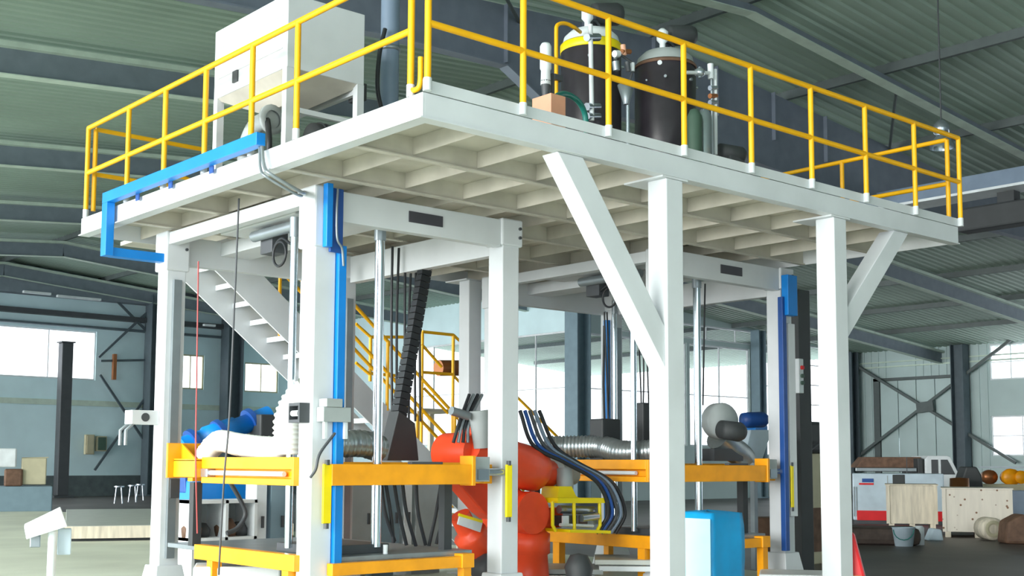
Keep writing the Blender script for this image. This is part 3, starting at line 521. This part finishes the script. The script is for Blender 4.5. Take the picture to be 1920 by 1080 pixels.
tb = tank('mixing_tank', 'dark round mixing tank with red-brown rim and grey dome, right of the yellow-rimmed one', 5.32, 2.2, 6.36, .37, 'brown', 'grey', .12)
MB().tube([at(1107, 46, Y=2.15), at(1110, 226, Y=2.15)], .027, 10).build('level_tube', 'frame', ta)
for py in (70, 200, 218): MB().cyl(at(1100, py, Y=2.15), at(1122, py, Y=2.2), .045, n=10).build('level_fitting', 'silver', ta)
for px, py, m in ((1237, 117, 'frame'), (1212, 150, 'steel')): MB().cyl(at(px, py, Y=1.86), at(px, py, Y=1.8), .028 if px > 1220 else .012, n=10).build('gauge', m, tb)
t = thing('valve_manifold', 'small silver valve manifold between the two dark tanks', 'pipework', at(1176, 225, Y=1.7)); V = lambda a, b, y=1.7: at(a, b, Y=y)
MB().cyl(V(1177, 165), (V(1177, 165).x, 1.7, D0), .022, n=8).build('pipe', 'silver', t); MB().lathe([(.03, -.22), (.1, 0), (.09, 0), (.02, -.2)], V(1174, 160), n=12).build('funnel', 'steel', t)
for a, b, c, d, m, r in ((1168, 84, 1170, 104, 'copper', .03), (1152, 101, 1160, 101, 'frame', .04), (1154, 115, 1156, 132, 'steel', .04), (1176, 116, 1178, 134, 'iron', .03), (1186, 118, 1186, 134, 'frame', .025), (1166, 97, 1181, 97, 'copperp', .03)): MB().cyl(V(a, b), V(c, d), r, n=10).build('valve', m, t)
MB().tube([V(1160, 100), V(1186, 118), V(1186, 134), V(1177, 165)], .014, 6).build('pipe', 'iron', t)
t = thing('dosing_pump', 'white cylindrical dosing pump on a pinkish box left of the tanks', 'pump', (2.25, 1.0, D0))
a, b = at(1013, 180, Y=1), at(1041, 180, Y=1)
MB().box((a.x, .85, D0), (b.x, 1.12, a.z)).build('box', 'copper', t, .008); c = at(1023, 182, Y=.98)
MB().cyl((c.x, .98, c.z), (c.x, .98, c.z+.16), .035, .05, 12).build('neck', 'iron', t); MB().lathe([(0, 0), (.05, 0), (.045, .14), (.056, .16), (.056, .38), (.04, .41), (0, .41)], (c.x, .98, c.z+.12), n=18).build('cylinder', 'frame', t)
MB().bar((c.x+.09, .98, c.z), (c.x+.09, .98, c.z+.25), .03, .03).build('bracket', 'iron', t)
t = thing('yellow_pipe', 'yellow bent pipe rising beside the first tank', 'pipe', at(1043, 200, Y=1.9)); V = lambda a, b, y=1.9: at(a, b, Y=y)
w0 = V(1043, 60); MB().tube([(w0.x, 1.9, D0), w0]+smooth([w0, V(1044, 49), V(1052, 44), V(1064, 45), V(1078, 52)], 5)[1:]+[V(1088, 60, 2.4)], .022, 10).build('pipe', 'yellow', t)
MB().cbox(V(1042, 147), (.12, .1, .06)).build('valve', 'iron', t)
single_tube('green_hose', 'teal', 'teal green hose arching from the pinkish pump box to the deck', 'hose', [at(1036, 184, Y=1.05), at(1058, 176, Y=1.2), at(1082, 188, Y=1.3), at(1096, 212, Y=1.35), at(1100, 250, Y=1.35)], .03, 10)
t = thing('pipe_frame', 'white and silver pipe frame with valves right of the tanks', 'pipework', at(1335, 270, Y=1.3)); V = lambda a, b, y=1.3: at(a, b, Y=y)
MB().cyl(V(1285, 136), V(1332, 137), .022, n=8).build('pipe', 'frame', t); MB().cyl(V(1332, 120), V(1333, 148), .035, n=10).build('pipe', 'frame', t); MB().cyl(V(1341, 130), V(1342, 290), .022, n=8).build('pipe', 'frame', t); MB().cyl(V(1334, 148), V(1337, 290), .016, n=8).build('pipe', 'steel', t)
MB().lathe([(0, -.06), (.06, -.03), (.06, .03), (0, .06)], V(1312, 136), n=10).cyl(V(1312, 126), V(1312, 146), .02, n=8).build('valve', 'silver', t)
for py in (165, 180, 192): MB().cyl(V(1331, py), V(1343, py), .03, n=8).build('valve', ('copperp', 'silver', 'iron')[(py//12) % 3], t)
for i, (px, m, lab) in enumerate(((1302, 'green', 'dark green round bottle-shaped filter at the foot of the pipe frame'), (1320, 'silver', 'silver round filter beside the dark green one by the pipe frame'))):
    p = at(px, 203, Y=1.25); single(MB().lathe([(0, D0-p.z), (.075, D0-p.z), (.085, D0-p.z+.05), (.085, -.1), (.05, -.02), (0, 0)], p, n=16), 'filter_bottle', m, lab, 'filter')
t = thing('small_motor', 'small dark motor on the deck right of the filters', 'motor', at(1365, 300, Y=1.3)); p = at(1350, 285, Y=1.3)
MB().lathe([(0, 0), (.1, 0), (.1, .3), (.07, .35), (0, .35)], p, n=16, axis=Vector((1, -.2, 0))).build('body', 'charcoal', t); MB().box((p.x+.05, p.y-.12, D0), (p.x+.3, p.y+.08, p.z-.05)).build('base', 'iron', t)
# ================================================================== HALL THINGS
t = thing('bay_lamp', 'silver bell lamp hanging from the roof above the right end railing', 'lamp', at(1766, 278, Y=3.0)); p = at(1766, 278, Y=3.0)
MB().lathe([(.2, 0), (.19, .1), (.1, .2), (.1, .24), (.13, .26), (.13, .4), (.06, .48), (0, .5)], p, n=20).build('shade', 'silver', t); MB().cyl(p+Vector((0,0,.5)), (p.x, p.y, roofz(p.x)-.02), .015, n=6).build('cord', 'iron', t)
def fp(px, py): return at(px, py, Z=0)
rh_ = Vector((rt.x, rt.y, 0)).normalized(); fh_ = Vector((fw.x, fw.y, 0)).normalized()
def F(px, py):       # local frame on the floor: u right, w away, z up (real metres)
    o = fp(px, py); g = Vector((o.x-CP.x, o.y-CP.y, 0)).normalized(); r = Vector((g.y, -g.x, 0)); return lambda u, w, z: o+r*u+g*w+Vector((0,0,z))
def fbox(f, u0, u1, w0, w1, z0, z1): return MB().hexa([f(u0, w0, z0), f(u1, w0, z0), f(u1, w1, z0), f(u0, w1, z0)], [f(u0, w0, z1), f(u1, w0, z1), f(u1, w1, z1), f(u0, w1, z1)])
def knotmat():
    m = mat('crate_ply_knots', (238, 230, 216), .65, var=.06, scale=2.0, stretch=(4, 4, .6)); nt = m.node_tree; b = nt.nodes['Principled BSDF']
    src = b.inputs['Base Color'].links[0].from_socket; v = nt.nodes.new('ShaderNodeTexVoronoi'); v.inputs['Scale'].default_value = 5.5
    tc = nt.nodes.new('ShaderNodeTexCoord'); nt.links.new(tc.outputs['Object'], v.inputs['Vector']); cr = nt.nodes.new('ShaderNodeValToRGB'); cr.color_ramp.elements[0].position = .1; cr.color_ramp.elements[1].position = .16
    nt.links.new(v.outputs['Distance'], cr.inputs[0]); mx = nt.nodes.new('ShaderNodeMix'); mx.data_type = 'RGBA'
    nt.links.new(cr.outputs[0], mx.inputs[0]); mx.inputs[6].default_value = lin((136, 100, 74))+(1,); nt.links.new(src, mx.inputs[7]); nt.links.new(mx.outputs[2], b.inputs['Base Color']); return m
M['knots'] = knotmat()
def crate(px, py, w, d, h, lab, m, z0=.12):
    f = F(px, py); t = thing('wooden_crate', lab, 'crate', f(w/2, d/2, 0), 'plywood crates on the floor at right')
    fbox(f, 0, w, 0, d, z0, h).build('body', m, t, .01); fbox(f, -.02, w+.02, -.02, d+.02, h, h+.03).build('lid', m, t)
    for u in (.05, w/2-.06, w-.17): fbox(f, u, u+.12, .0, d, 0, z0).build('skid', 'wood', t)
    for u in (0, w-.08): fbox(f, u, u+.08, -.015, 0, z0, h).build('batten', m, t)
    return t
crate(1768, 1007, 1.46, 1.5, 1.06, 'large pale plywood crate with dark knots, nearer the right edge', 'knots')
crate(1663, 1002, 1.12, 1.3, 1.12, 'smaller plain plywood crate left of the knotted one', 'wood', .25)
f = F(1676, 1000); single(fbox(f, 0, .28, .3, .6, 1.15, 1.36), 'grey_box', 'charcoal', 'small dark box on top of the smaller plywood crate', 'box', bev=.01)
f = F(1600, 982); t = thing('machine_cabinet', 'pale blue-white machine cabinet with red base stripe behind the crates', 'machine', f(1, .6, 0))
fbox(f, 0, 2.35, 0, 1.6, .1, 1.36).build('body', 'machine', t, .03); fbox(f, .1, 2.3, -.02, 0, .1, .36).build('base_stripe', 'redp', t); fbox(f, .02, 2.33, .02, 1.58, 0, .1).build('plinth', 'iron', t)
fbox(f, .25, .55, -.012, 0, 1.12, 1.22).build('badge_top', 'dblue', t); fbox(f, .17, .55, -.012, 0, 1.05, 1.1).build('badge_bottom', 'redp', t)
for u in (.06, .0): fbox(f, u+.02, u+.05, -.015, 0, .2, 1.0).build('hinge', 'steel', t)
fbox(f, .9, .92, -.006, 0, .4, 1.3).build('door_seam', 'grey', t); fbox(f, 1.42, 1.44, .3, .32, 1.36, 1.8).build('mast', 'iron', t)
# small flatbed truck, side on
f = F(1600, 966); t = thing('flatbed_truck', 'small white-cabbed flatbed truck parked behind the pale machine cabinet', 'truck', f(1.8, .8, 0)); q = 34/2292.
def side(pts, w0, w1, nm, m): MB().poly([f(u, w0, z) for u, z in pts], fh_*(w1-w0)).build(nm, m, t, .02)
side([(2.2, .5), (3.75, .5), (3.75, 1.02), (3.5, 1.1), (3.2, 1.28), (2.95, 1.84), (2.85, 1.88), (2.3, 1.88), (2.2, 1.78)], 0, 1.6, 'cab', 'frame')
side([(2.38, 1.3), (2.58, 1.3), (2.58, 1.76), (2.38, 1.76)], -.015, 0, 'window_pane', 'iron'); side([(2.66, 1.3), (3.08, 1.3), (2.86, 1.76), (2.66, 1.76)], -.015, 0, 'window_pane', 'iron')
side([(-.2, .62), (2.15, .62), (2.15, .74), (-.2, .74)], 0, 1.6, 'chassis', 'charcoal'); side([(.1, 1.38), (1.95, 1.38), (1.95, 1.5), (.1, 1.5)], 0, .06, 'side_rail', 'steel'); side([(-.15, .74), (2.1, .74), (2.1, 1.3), (-.15, 1.3)], 0, 1.6, 'bed_side', 'charcoal')
side([(.1, 1.5), (.4, 1.84), (2.1, 1.84), (2.1, 1.5)], .4, 1.2, 'load', 'brown'); side([(1.98, .74), (2.14, .74), (2.14, 1.8), (1.98, 1.8)], 0, 1.6, 'headboard', 'charcoal')
for u in (.5, 3.1): MB().cyl(f(u, -.02, .34), f(u, .2, .34), .34, n=18).build('wheel', 'tyre', t); MB().cyl(f(u, 1.4, .34), f(u, 1.62, .34), .34, n=18).build('wheel', 'tyre', t)
side([(3.0, .5), (3.4, .5), (3.3, .95), (3.05, .95)], -.02, 0, 'arch', 'charcoal')
f = F(1782, 978); t = thing('orange_barrel', 'small orange barrel right of the white truck cab', 'barrel', f(0, 0, 0)); MB().lathe([(0, 0), (.26, 0), (.28, .5), (.26, 1.22), (0, 1.24)], f(.27, .3, 0), n=18).build('body', 'copperp', t); MB().lathe([(.275, 0), (.29, .02), (.275, .04)], f(.27, .3, .6), n=18).build('hoop', 'orange', t)
f = F(1806, 976); single(MB().poly([f(0, .2, 0), f(.65, .2, 0), f(.55, .2, 1.3), f(.42, .2, 1.55), f(.12, .2, 1.55), f(0, .2, 1.2)], fh_*.6), 'dark_machine', 'charcoal', 'black machine hump right of the orange barrel behind the knotted crate', 'machine', bev=.05)
f = F(1840, 968); t = thing('yellow_engine', 'rusty yellow machine on a beige bench at the far right', 'machine', f(.6, .5, 0))
fbox(f, 0, 1.5, .2, 1.2, .0, 1.0).build('bench', 'beige', t, .02)
for u, r in ((.32, .22), (.95, .26), (1.25, .2)): MB().lathe([(0, 0), (r, 0), (r*1.05, .2), (r*.8, .5), (0, .52)], f(u, .35, 1.22), n=16, axis=fh_).build('casting', 'orange' if u != .32 else 'copperp', t)
fbox(f, -.05, 1.55, .3, .5, 1.5, 1.56).build('top_bar', 'steel', t)
single(fbox(F(1892, 982), 0, .8, .2, .9, 0, .9), 'grey_cabinet', 'bluegrey', 'blue-grey cabinet cut by the right edge of the picture', 'cabinet', bev=.02)
f = F(1695, 1024); t = thing('blue_bucket', 'pale blue bucket on the floor under the smaller crate', 'bucket', f(0, 0, 0)); MB().lathe([(0, 0), (.17, 0), (.22, .36), (.235, .37), (.21, .36), (.16, .03), (0, .03)], f(0, 0, 0), n=18).build('pail', 'machine', t); MB().tube([f(0, -.22, .33)+rh_*.2*math.cos(a)+Vector((0,0,-.2*abs(math.sin(a)))) for a in [math.pi*i/8 for i in range(9)]], .01, 6).build('handle', 'teal', t)
f = F(1724, 1022); single(MB().lathe([(0, 0), (.1, 0), (.1, .34), (.07, .38), (0, .38)], f(0, .05, 0), n=16), 'white_can', 'frame', 'white can beside the pale blue bucket', 'can')
f = F(1755, 1014); single(MB().poly([f(-.16, 0, 0), f(.16, 0, 0), f(.12, 0, .24), f(-.05, 0, .26)], fh_*.3), 'grey_sack', 'machine', 'small grey sack between the two crates on the floor', 'sack', bev=.03)
f = F(1864, 1014); t = thing('tan_drum', 'tan round drum lying in front of the knotted crate', 'drum', f(0, 0, 0)); MB().lathe([(0, 0), (.2, 0), (.24, .03), (.24, .5), (0, .5)], f(0, -.1, .25), n=20, axis=fh_).build('drum', 'wood', t); MB().lathe([(.1, 0), (.14, -.02), (.18, 0)], f(0, -.11, .25), n=20, axis=fh_).build('ring', 'beige', t)
f = F(1886, 1020); single(MB().poly([f(0, 0, 0), f(.6, 0, 0), f(.6, 0, .5), f(.35, 0, .62), f(.05, 0, .45)], fh_*.5), 'brown_bale', 'brown', 'dark brown bale at the right edge beside the tan drum', 'bale', bev=.06)
f = F(1560, 1020); single(fbox(f, .05, 1.7, -.2, .9, 0, .35), 'scrap_heap', 'dkbrown', 'low brown scrap heap behind the second platform post', 'scrap', bev=.12)
# red cover, right of the second post
f = F(1612, 1150); t = thing('red_cover', 'bright red tapered plastic cover beside the second platform post', 'cover', f(0, 0, 0))
MB().hexa([f(-.34, -.2, .0), f(.16, -.2, .0), f(.16, .25, .0), f(-.34, .25, .0)], [f(-.3, -.12, .86), f(-.04, -.12, .86), f(-.04, .15, .86), f(-.3, .15, .86)]).build('shell', 'redp', t, .03); fbox(f, -.28, -.06, -.1, .13, .86, .95).build('neck', 'brown', t, .01); fbox(f, -.1, .03, -.215, -.19, .25, .42).build('grip', 'copperp', t)
# blue tarp bale by the first post
def cloth_box(f, u0, u1, w0, w1, h, n=8, s=1):
    mb = MB(); rnd = random.Random(s)
    ring = [(u0+(u1-u0)*i/n, w0) for i in range(n)]+[(u1, w0+(w1-w0)*i/n) for i in range(n)]+[(u1-(u1-u0)*i/n, w1) for i in range(n)]+[(u0, w1-(w1-w0)*i/n) for i in range(n)]
    cu, cw_ = (u0+u1)/2, (w0+w1)/2; rows = []; N = len(ring)
    for j in range(13):
        z = h*min(1, j/10); sc = 1 if j < 9 else (1-.012*(j-8)**2 if j <= 10 else (.5 if j == 11 else .01)); zz = z if j < 10 else h+.01*(j-9)
        rows.append([f(cu+(u-cu)*sc*(1+rnd.uniform(-.025, .02)), cw_+(w-cw_)*sc*(1+rnd.uniform(-.025, .02)), zz+rnd.uniform(-.01, .01)*(0 if j == 0 else 1)) for u, w in ring])
    return mb._add([v for r in rows for v in r], [(j*N+i, j*N+(i+1) % N, (j+1)*N+(i+1) % N, (j+1)*N+i) for j in range(12) for i in range(N)], True)
o_ = at(1337, 1180, Z=0)
f = lambda u, w, z: o_+Vector((u, w, z))
t = thing('tarp_bale', 'bright blue tarpaulin-wrapped bale, sunlit side painted pale, right of the big post', 'bale', o_)
cloth_box(f, 0, .5, 0, .55, 1.1).build('tarp', 'tarp', t)
MB().box(f(-.03, .0, .01), f(-.02, .55, 1.06)).build('sunlit_side', 'cyan', t, .004)  # sunlit side of the blue tarp, its brightness painted as a pale panel
# ---- left side
f = F(70, 1170); t = thing('control_desk', 'white sloping control desk on a post at the lower left', 'control panel', f(0, 0, 0))
MB().cyl(f(.11, .05, 0), f(.11, .05, .9), .042, n=16).build('post', 'frame', t); fbox(f, -.06, .28, -.15, .25, 0, .03).build('foot_plate', 'frame', t)
MB().hexa([f(-.13, -.06, .83), f(.245, -.06, .95), f(.24, .2, .97), f(-.13, .2, .85)], [f(-.157, 0, .95), f(.18, 0, 1.12), f(.175, .16, 1.14), f(-.157, .16, .97)]).build('desk', 'frame', t, .008)
fbox(f, -.1, 0, .08, .2, .74, .86).build('socket_box', 'steel', t, .01); fbox(f, .16, .29, .1, .24, .66, .92).build('rear_box', 'machine', t, .01)
a = F(122, 1017); t = thing('sheet_stack', 'low stack of pale steel sheets on dark skids at the left', 'sheet stack', a(2, 3, 0))
fbox(a, 0, 4.5, 0, 9, .10, .32).build('sheets', 'slab', t, .01); fbox(a, -.02, 4.5, -.03, .0, .07, .31).build('edge_board', 'wood', t)
for w in (.1, 3, 6, 8.6): fbox(a, .1, 4.4, w, w+.3, 0, .10).build('skid', 'charcoal', t)
f = F(5, 960); t = thing('work_bench', 'pale green bench with boxes at the far left edge', 'bench', f(.7, .5, 0))
fbox(f, -.3, 1.45, 0, 1.4, 0, .8).build('bench', 'greyblue', t, .03); fbox(f, .5, 1.25, .2, 1, .85, 1.7).build('yellowish_box', 'beige', t, .03); fbox(f, .0, .55, .1, .8, .8, 1.35).build('brown_box', 'brown', t, .06); fbox(f, -.3, .35, .1, .7, 1.4, 2.0).build('white_hood', 'frame', t, .05)
MB().bar(f(.5, .4, 1.7), f(1.3, .4, 1.72), .1, .03).build('lid', 'beige', t)
for x0, x1, y0, y1, m, lab in ((160, 178, 815, 852, 'beige', 'beige wall box left of the lower cross bracing'), (181, 201, 818, 846, 'green', 'dark green wall box touching the lower cross bracing')):
    c0, c1 = at(x0, y1, Y=47.7), at(x1, y0, Y=47.7); t = thing('wall_box', lab, 'cabinet', (c0.x, 47.7, c0.z))
    MB().box((c0.x, 47.7, c0.z), (c1.x, 47.92, c1.z)).build('case', 'beige', t, .02); MB().box((c0.x+.05, 47.66, c0.z+.05), (c1.x-.05, 47.7, c1.z-.05)).build('door', m, t, .01)
for i, (px, lab) in enumerate(((222, 'small shiny stool standing by the far left wall, left one'), (248, 'small shiny stool by the far left wall, middle one'), (262, 'small shiny stool by the far left wall, nearest the press post'))):
    f = F(px, 944-i*3); t = thing('metal_stool', lab, 'stool', f(0, 0, 0), 'shiny stools by the left wall')
    MB().cyl(f(0, 0, .62), f(0, 0, .67), .2, n=14).build('seat', 'silver', t)
    for a_ in (.8, 2.4, 3.9, 5.5): MB().cyl(f(.2*math.cos(a_), .2*math.sin(a_), 0), f(.12*math.cos(a_), .12*math.sin(a_), .62), .025, n=6).build('leg', 'silver', t)
# ---- behind the near press
t = thing('blue_cylinder', 'long bright blue slanting machine cylinder behind the left press post', 'machine', at(420, 850, Y=7.6)); V = lambda a, b, y=7.6: at(a, b, Y=y)
MB().tube([V(340, 838), V(385, 822), V(386, 822), V(440, 803), V(441, 803), V(505, 778)], [.13, .13, .16, .16, .13, .13], 18).build('barrel', 'blue', t)
for px, py in ((362, 830), (412, 812), (470, 791)): MB().cyl(V(px-4, py+2), V(px+4, py-2), .19, n=18).build('clamp_ring', 'dblue', t)
b0 = V(420, 900); MB().box((b0.x-.55, 7.3, .95), (b0.x+.7, 7.9, 1.35)).build('bed', 'blue', t, .02); MB().poly([V(345, 860), V(400, 850), V(395, 925), V(348, 925)], (0, .4, 0)).build('housing', 'dblue', t, .02)
MB().box((b0.x-.5, 7.35, 0), (b0.x-.3, 7.85, .95)).build('leg', 'blue', t); MB().box((b0.x+.45, 7.35, 0), (b0.x+.65, 7.85, .95)).build('leg', 'blue', t)
c = V(480, 812); MB().cbox(c+Vector((.05, -.1, 0)), (.3, .4, .5)).build('motor_box', 'charcoal', t, .02)
t = thing('parts_shelf', 'white open shelf with dark parts under the blue cylinder', 'shelf', at(400, 1000, Y=7)); V = lambda a, b, y=6.7: at(a, b, Y=y)
x0, x1 = V(345, 930).x, V(465, 930).x
for z in (.08, .62, 1.08): MB().box((x0, 6.45, z), (x1, 6.95, z+.04)).build('shelf_board', 'frame', t)
for x in (x0, (x0+x1)/2, x1-.04): MB().box((x, 6.45, 0), (x+.04, 6.95, 1.12)).build('upright', 'frame', t)
MB().box((x0, 6.95, 0), (x1, 6.98, 1.12)).build('back', 'grey', t)
for i, (px, r, m) in enumerate(((362, .12, 'brown'), (380, .1, 'charcoal'), (425, .13, 'brown'), (450, .1, 'iron'))):
    p = V(px, 985, 6.65); single(MB().lathe([(0, 0), (r, 0), (r*1.1, r*.9), (r*.6, r*1.7), (0, r*1.8)], (p.x, 6.68, .66), n=14), 'machine_part', m, ('brown round part at the left of the white shelf', 'dark round part beside the brown one on the white shelf', 'larger brown part in the middle of the white shelf', 'dark part at the right end of the white shelf')[i], 'part', 'parts on the white shelf')
single_tube('grey_hose', 'iron', 'dark hose looping in front of the white shelf', 'hose', [at(432, 905, Y=6.3), at(452, 940, Y=6.3), at(460, 965, Y=6.3), at(445, 990, Y=6.3), at(425, 1000, Y=6.3)], .03, 8)
for i, (x0, x1, h, m, lab) in enumerate(((480, 503, 1.5, 'frame', 'white cabinet column behind the near press, left of the front post'), (508, 540, 1.45, 'greyblue', 'blue-grey machine column right of the white one behind the front post'), (640, 700, 1.45, 'grey', 'grey cabinet seen through the near press, just right of the blue channel'), (706, 752, 1.4, 'greyblue', 'blue-grey cabinet seen through the middle of the near press'), (758, 775, 1.42, 'frame', 'narrow white cabinet seen behind the drooping hoses'), (780, 838, 1.4, 'grey', 'grey cabinet seen through the right side of the near press'))):
    xa, xb = at(x0, 950, Y=6.6).x, at(x1, 950, Y=6.6).x; t = thing('control_cabinet', lab, 'cabinet', ((xa+xb)/2, 6.8, 0), 'cabinets behind the near press')
    MB().box((xa, 6.6, .08), (xb-.02, 6.72, h)).build('door', m, t, .01); MB().box((xa+.01, 6.72, 0), (xb-.03, 6.9, h+.02)).build('case', m, t, .01); MB().box((xb-.1, 6.57, .75), (xb-.07, 6.6, .9)).build('handle', 'iron', t)
# ---- in and around the far press
single_tube('silver_duct', 'duct', 'long silver duct lying along the left beam of the far press', 'duct', [at(1020, 838, Y=4.6), at(1060, 838, Y=4.4), at(1125, 838, Y=4.0), at(1170, 848, Y=3.5), at(1235, 846, Y=3.0)], .145, 20, True)
t = thing('blower', 'round grey blower with a dark motor on the front beam of the far press', 'blower', at(1345, 860, Y=3.0)); V = lambda a, b, y=3.0: at(a, b, Y=y)
MB().lathe([(0, 0), (.22, .02), (.24, .06), (.24, .2), (.22, .24), (0, .26)], V(1340, 790), n=28, axis=Vector((-.35, -.95, 0))).build('drum', 'grey', t); MB().tube(smooth([V(1345, 820), V(1365, 838), V(1385, 850), V(1395, 862)]), .17, 16).build('outlet', 'duct', t)
MB().lathe([(0, 0), (.12, 0), (.13, .3), (.1, .36), (0, .37)], V(1352, 805, 2.7), n=18, axis=Vector((1, -.2, -.1))).build('motor', 'charcoal', t); MB().poly([V(1395, 868, 3.1), V(1428, 868, 3.1), V(1448, 806, 3.1), V(1408, 806, 3.1)], (0, .3, 0)).build('hopper', 'machine', t, .01)
MB().cbox(V(1350, 853), (.6, .3, .16)).build('stand', 'iron', t)
t = thing('blue_motor', 'dark blue motor behind the blower of the far press', 'motor', at(1415, 800, Y=4.2)); MB().lathe([(0, 0), (.11, 0), (.12, .1), (.12, .36), (.08, .42), (0, .42)], at(1392, 788, Y=4.2), n=16, axis=Vector((1, -.4, .05))).build('body', 'dblue', t); MB().cbox(at(1418, 805, Y=4.2), (.3, .2, .1)).build('foot', 'blue', t); MB().bar(at(1412, 808, Y=4.2), (at(1412, 808, Y=4.2).x, 4.2, .0), .08, .08).build('pillar', 'steel', t)
for i, (x0, x1, y0, lab) in enumerate(((1120, 1154, 785, 'dark square motor block on the far press beam beside the chrome rod'), (1196, 1218, 755, 'tall dark block on the far press beam touching the big post'))):
    a, b = at(x0, y0, Y=4.0), at(x1, 838, Y=4.0); single(MB().box((a.x, 3.9, 1.58), (b.x, 4.15, a.z)), 'motor_block', 'charcoal', lab, 'motor', bev=.02)
for i, px in enumerate((1133, 1138, 1180, 1189, 1196, 1203, 1210)): single_tube('hanging_cable', 'black', ORD[i]+' from left of the thin black cables in the far press', 'cable', [at(px, 585, Y=4.6), at(px+4, 690, Y=4.6), at(px+(2 if i % 2 else 8), 800, Y=4.6)], .012, 6, grp='black cables in the far press')
single_tube('rod_cable', 'black', 'thin black cable hanging beside the chrome rod right of the big post', 'cable', [at(1322, 532, Y=2.9), at(1320, 640, Y=2.9), at(1318, 760, Y=2.9)], .012, 6)
t = thing('dark_post', 'dark steel post with a small button panel right of the far press', 'post', (8.62, 3.1, 0))
a, b = at(1497, 600, Y=3.1).x, at(1519, 600, Y=3.1).x
MB().box((a, 3.1, 0), (b, 3.3, 4.15)).build('shaft', 'charcoal', t, .01); c = at(1501, 705, Y=3.0); MB().box((c.x-.06, 2.98, c.z-.25), (c.x+.05, 3.1, c.z+.25)).build('button_panel', 'frame', t, .01)
for dz, m in ((.12, 'redp'), (.0, 'green'), (-.1, 'green')): MB().cyl((c.x, 2.98, c.z+dz), (c.x, 2.95, c.z+dz), .03, n=10).build('button', m, t)
t = thing('dark_motor_unit', 'dark motor unit on a beige cabinet between the far press and second post', 'machine', at(1515, 850, Y=4.2)); V = lambda a, b, y=4.2: at(a, b, Y=y)
a, b = V(1500, 900), V(1545, 900); MB().box((a.x, 4.2, 0), (b.x, 4.7, V(1510, 850).z)).build('cabinet', 'beige', t, .02); MB().box((a.x-.05, 4.15, V(1510, 850).z), (b.x, 4.6, V(1510, 790).z)).build('motor', 'charcoal', t, .06); MB().cyl(V(1492, 866, 4.1), V(1540, 828, 4.1), .02, n=8).build('lever', 'iron', t)
MB().box((a.x, 4.18, .2), (b.x-.1, 4.2, .9)).build('door', 'brown', t)
f = F(1100, 1120); t = thing('sheet_pile', 'pile of pale sheets and boards at the foot of the far press', 'sheet pile', f(0, 0, 0))
for i, (u0, u1, w0, w1, z, m) in enumerate(((-.75, .0, .0, .9, .12, 'slab'), (-.8, .1, .05, 1, .19, 'frame'), (-.65, .2, .1, 1, .26, 'grey'), (.15, .95, .1, .9, .3, 'frame'), (.1, .9, .2, 1.1, .37, 'slab'))): fbox(f, u0, u1, w0, w1, z, z+.06).build('board', m, t, .006)
fbox(f, -.7, .9, .1, .9, 0, .12).build('pallet', 'wood', t)
f = F(1085, 1128); single(MB().lathe([(0, 0), (.16, 0), (.13, .25), (.17, .42), (.1, .56), (0, .58)], f(0, -.35, 0), n=9), 'black_sack', 'charcoal', 'black crumpled sack in front of the pale sheet pile', 'sack')
f = F(1146, 1135); single(fbox(f, -.2, .22, -.3, .05, 0, .22), 'blue_crate', 'dblue', 'dark blue box at the bottom edge beside the big post', 'box', bev=.01)
f = F(1470, 1110); single(fbox(f, -.3, .55, -.3, .5, 0, .24), 'pale_plinth', 'frame', 'pale low block on the floor between the far press and second post', 'block', bev=.02)
f = F(1435, 1060); single(fbox(f, -.2, .25, 0, .5, 0, .75), 'brown_crate', 'brown', 'brown rough crate behind the blue tarpaulin bale', 'crate', bev=.03)
f = F(470, 1150); single(fbox(f, -.6, .3, -.1, .5, 0, .5), 'white_block', 'frame', 'white foam block under the bottom frame of the near press', 'block', bev=.02)
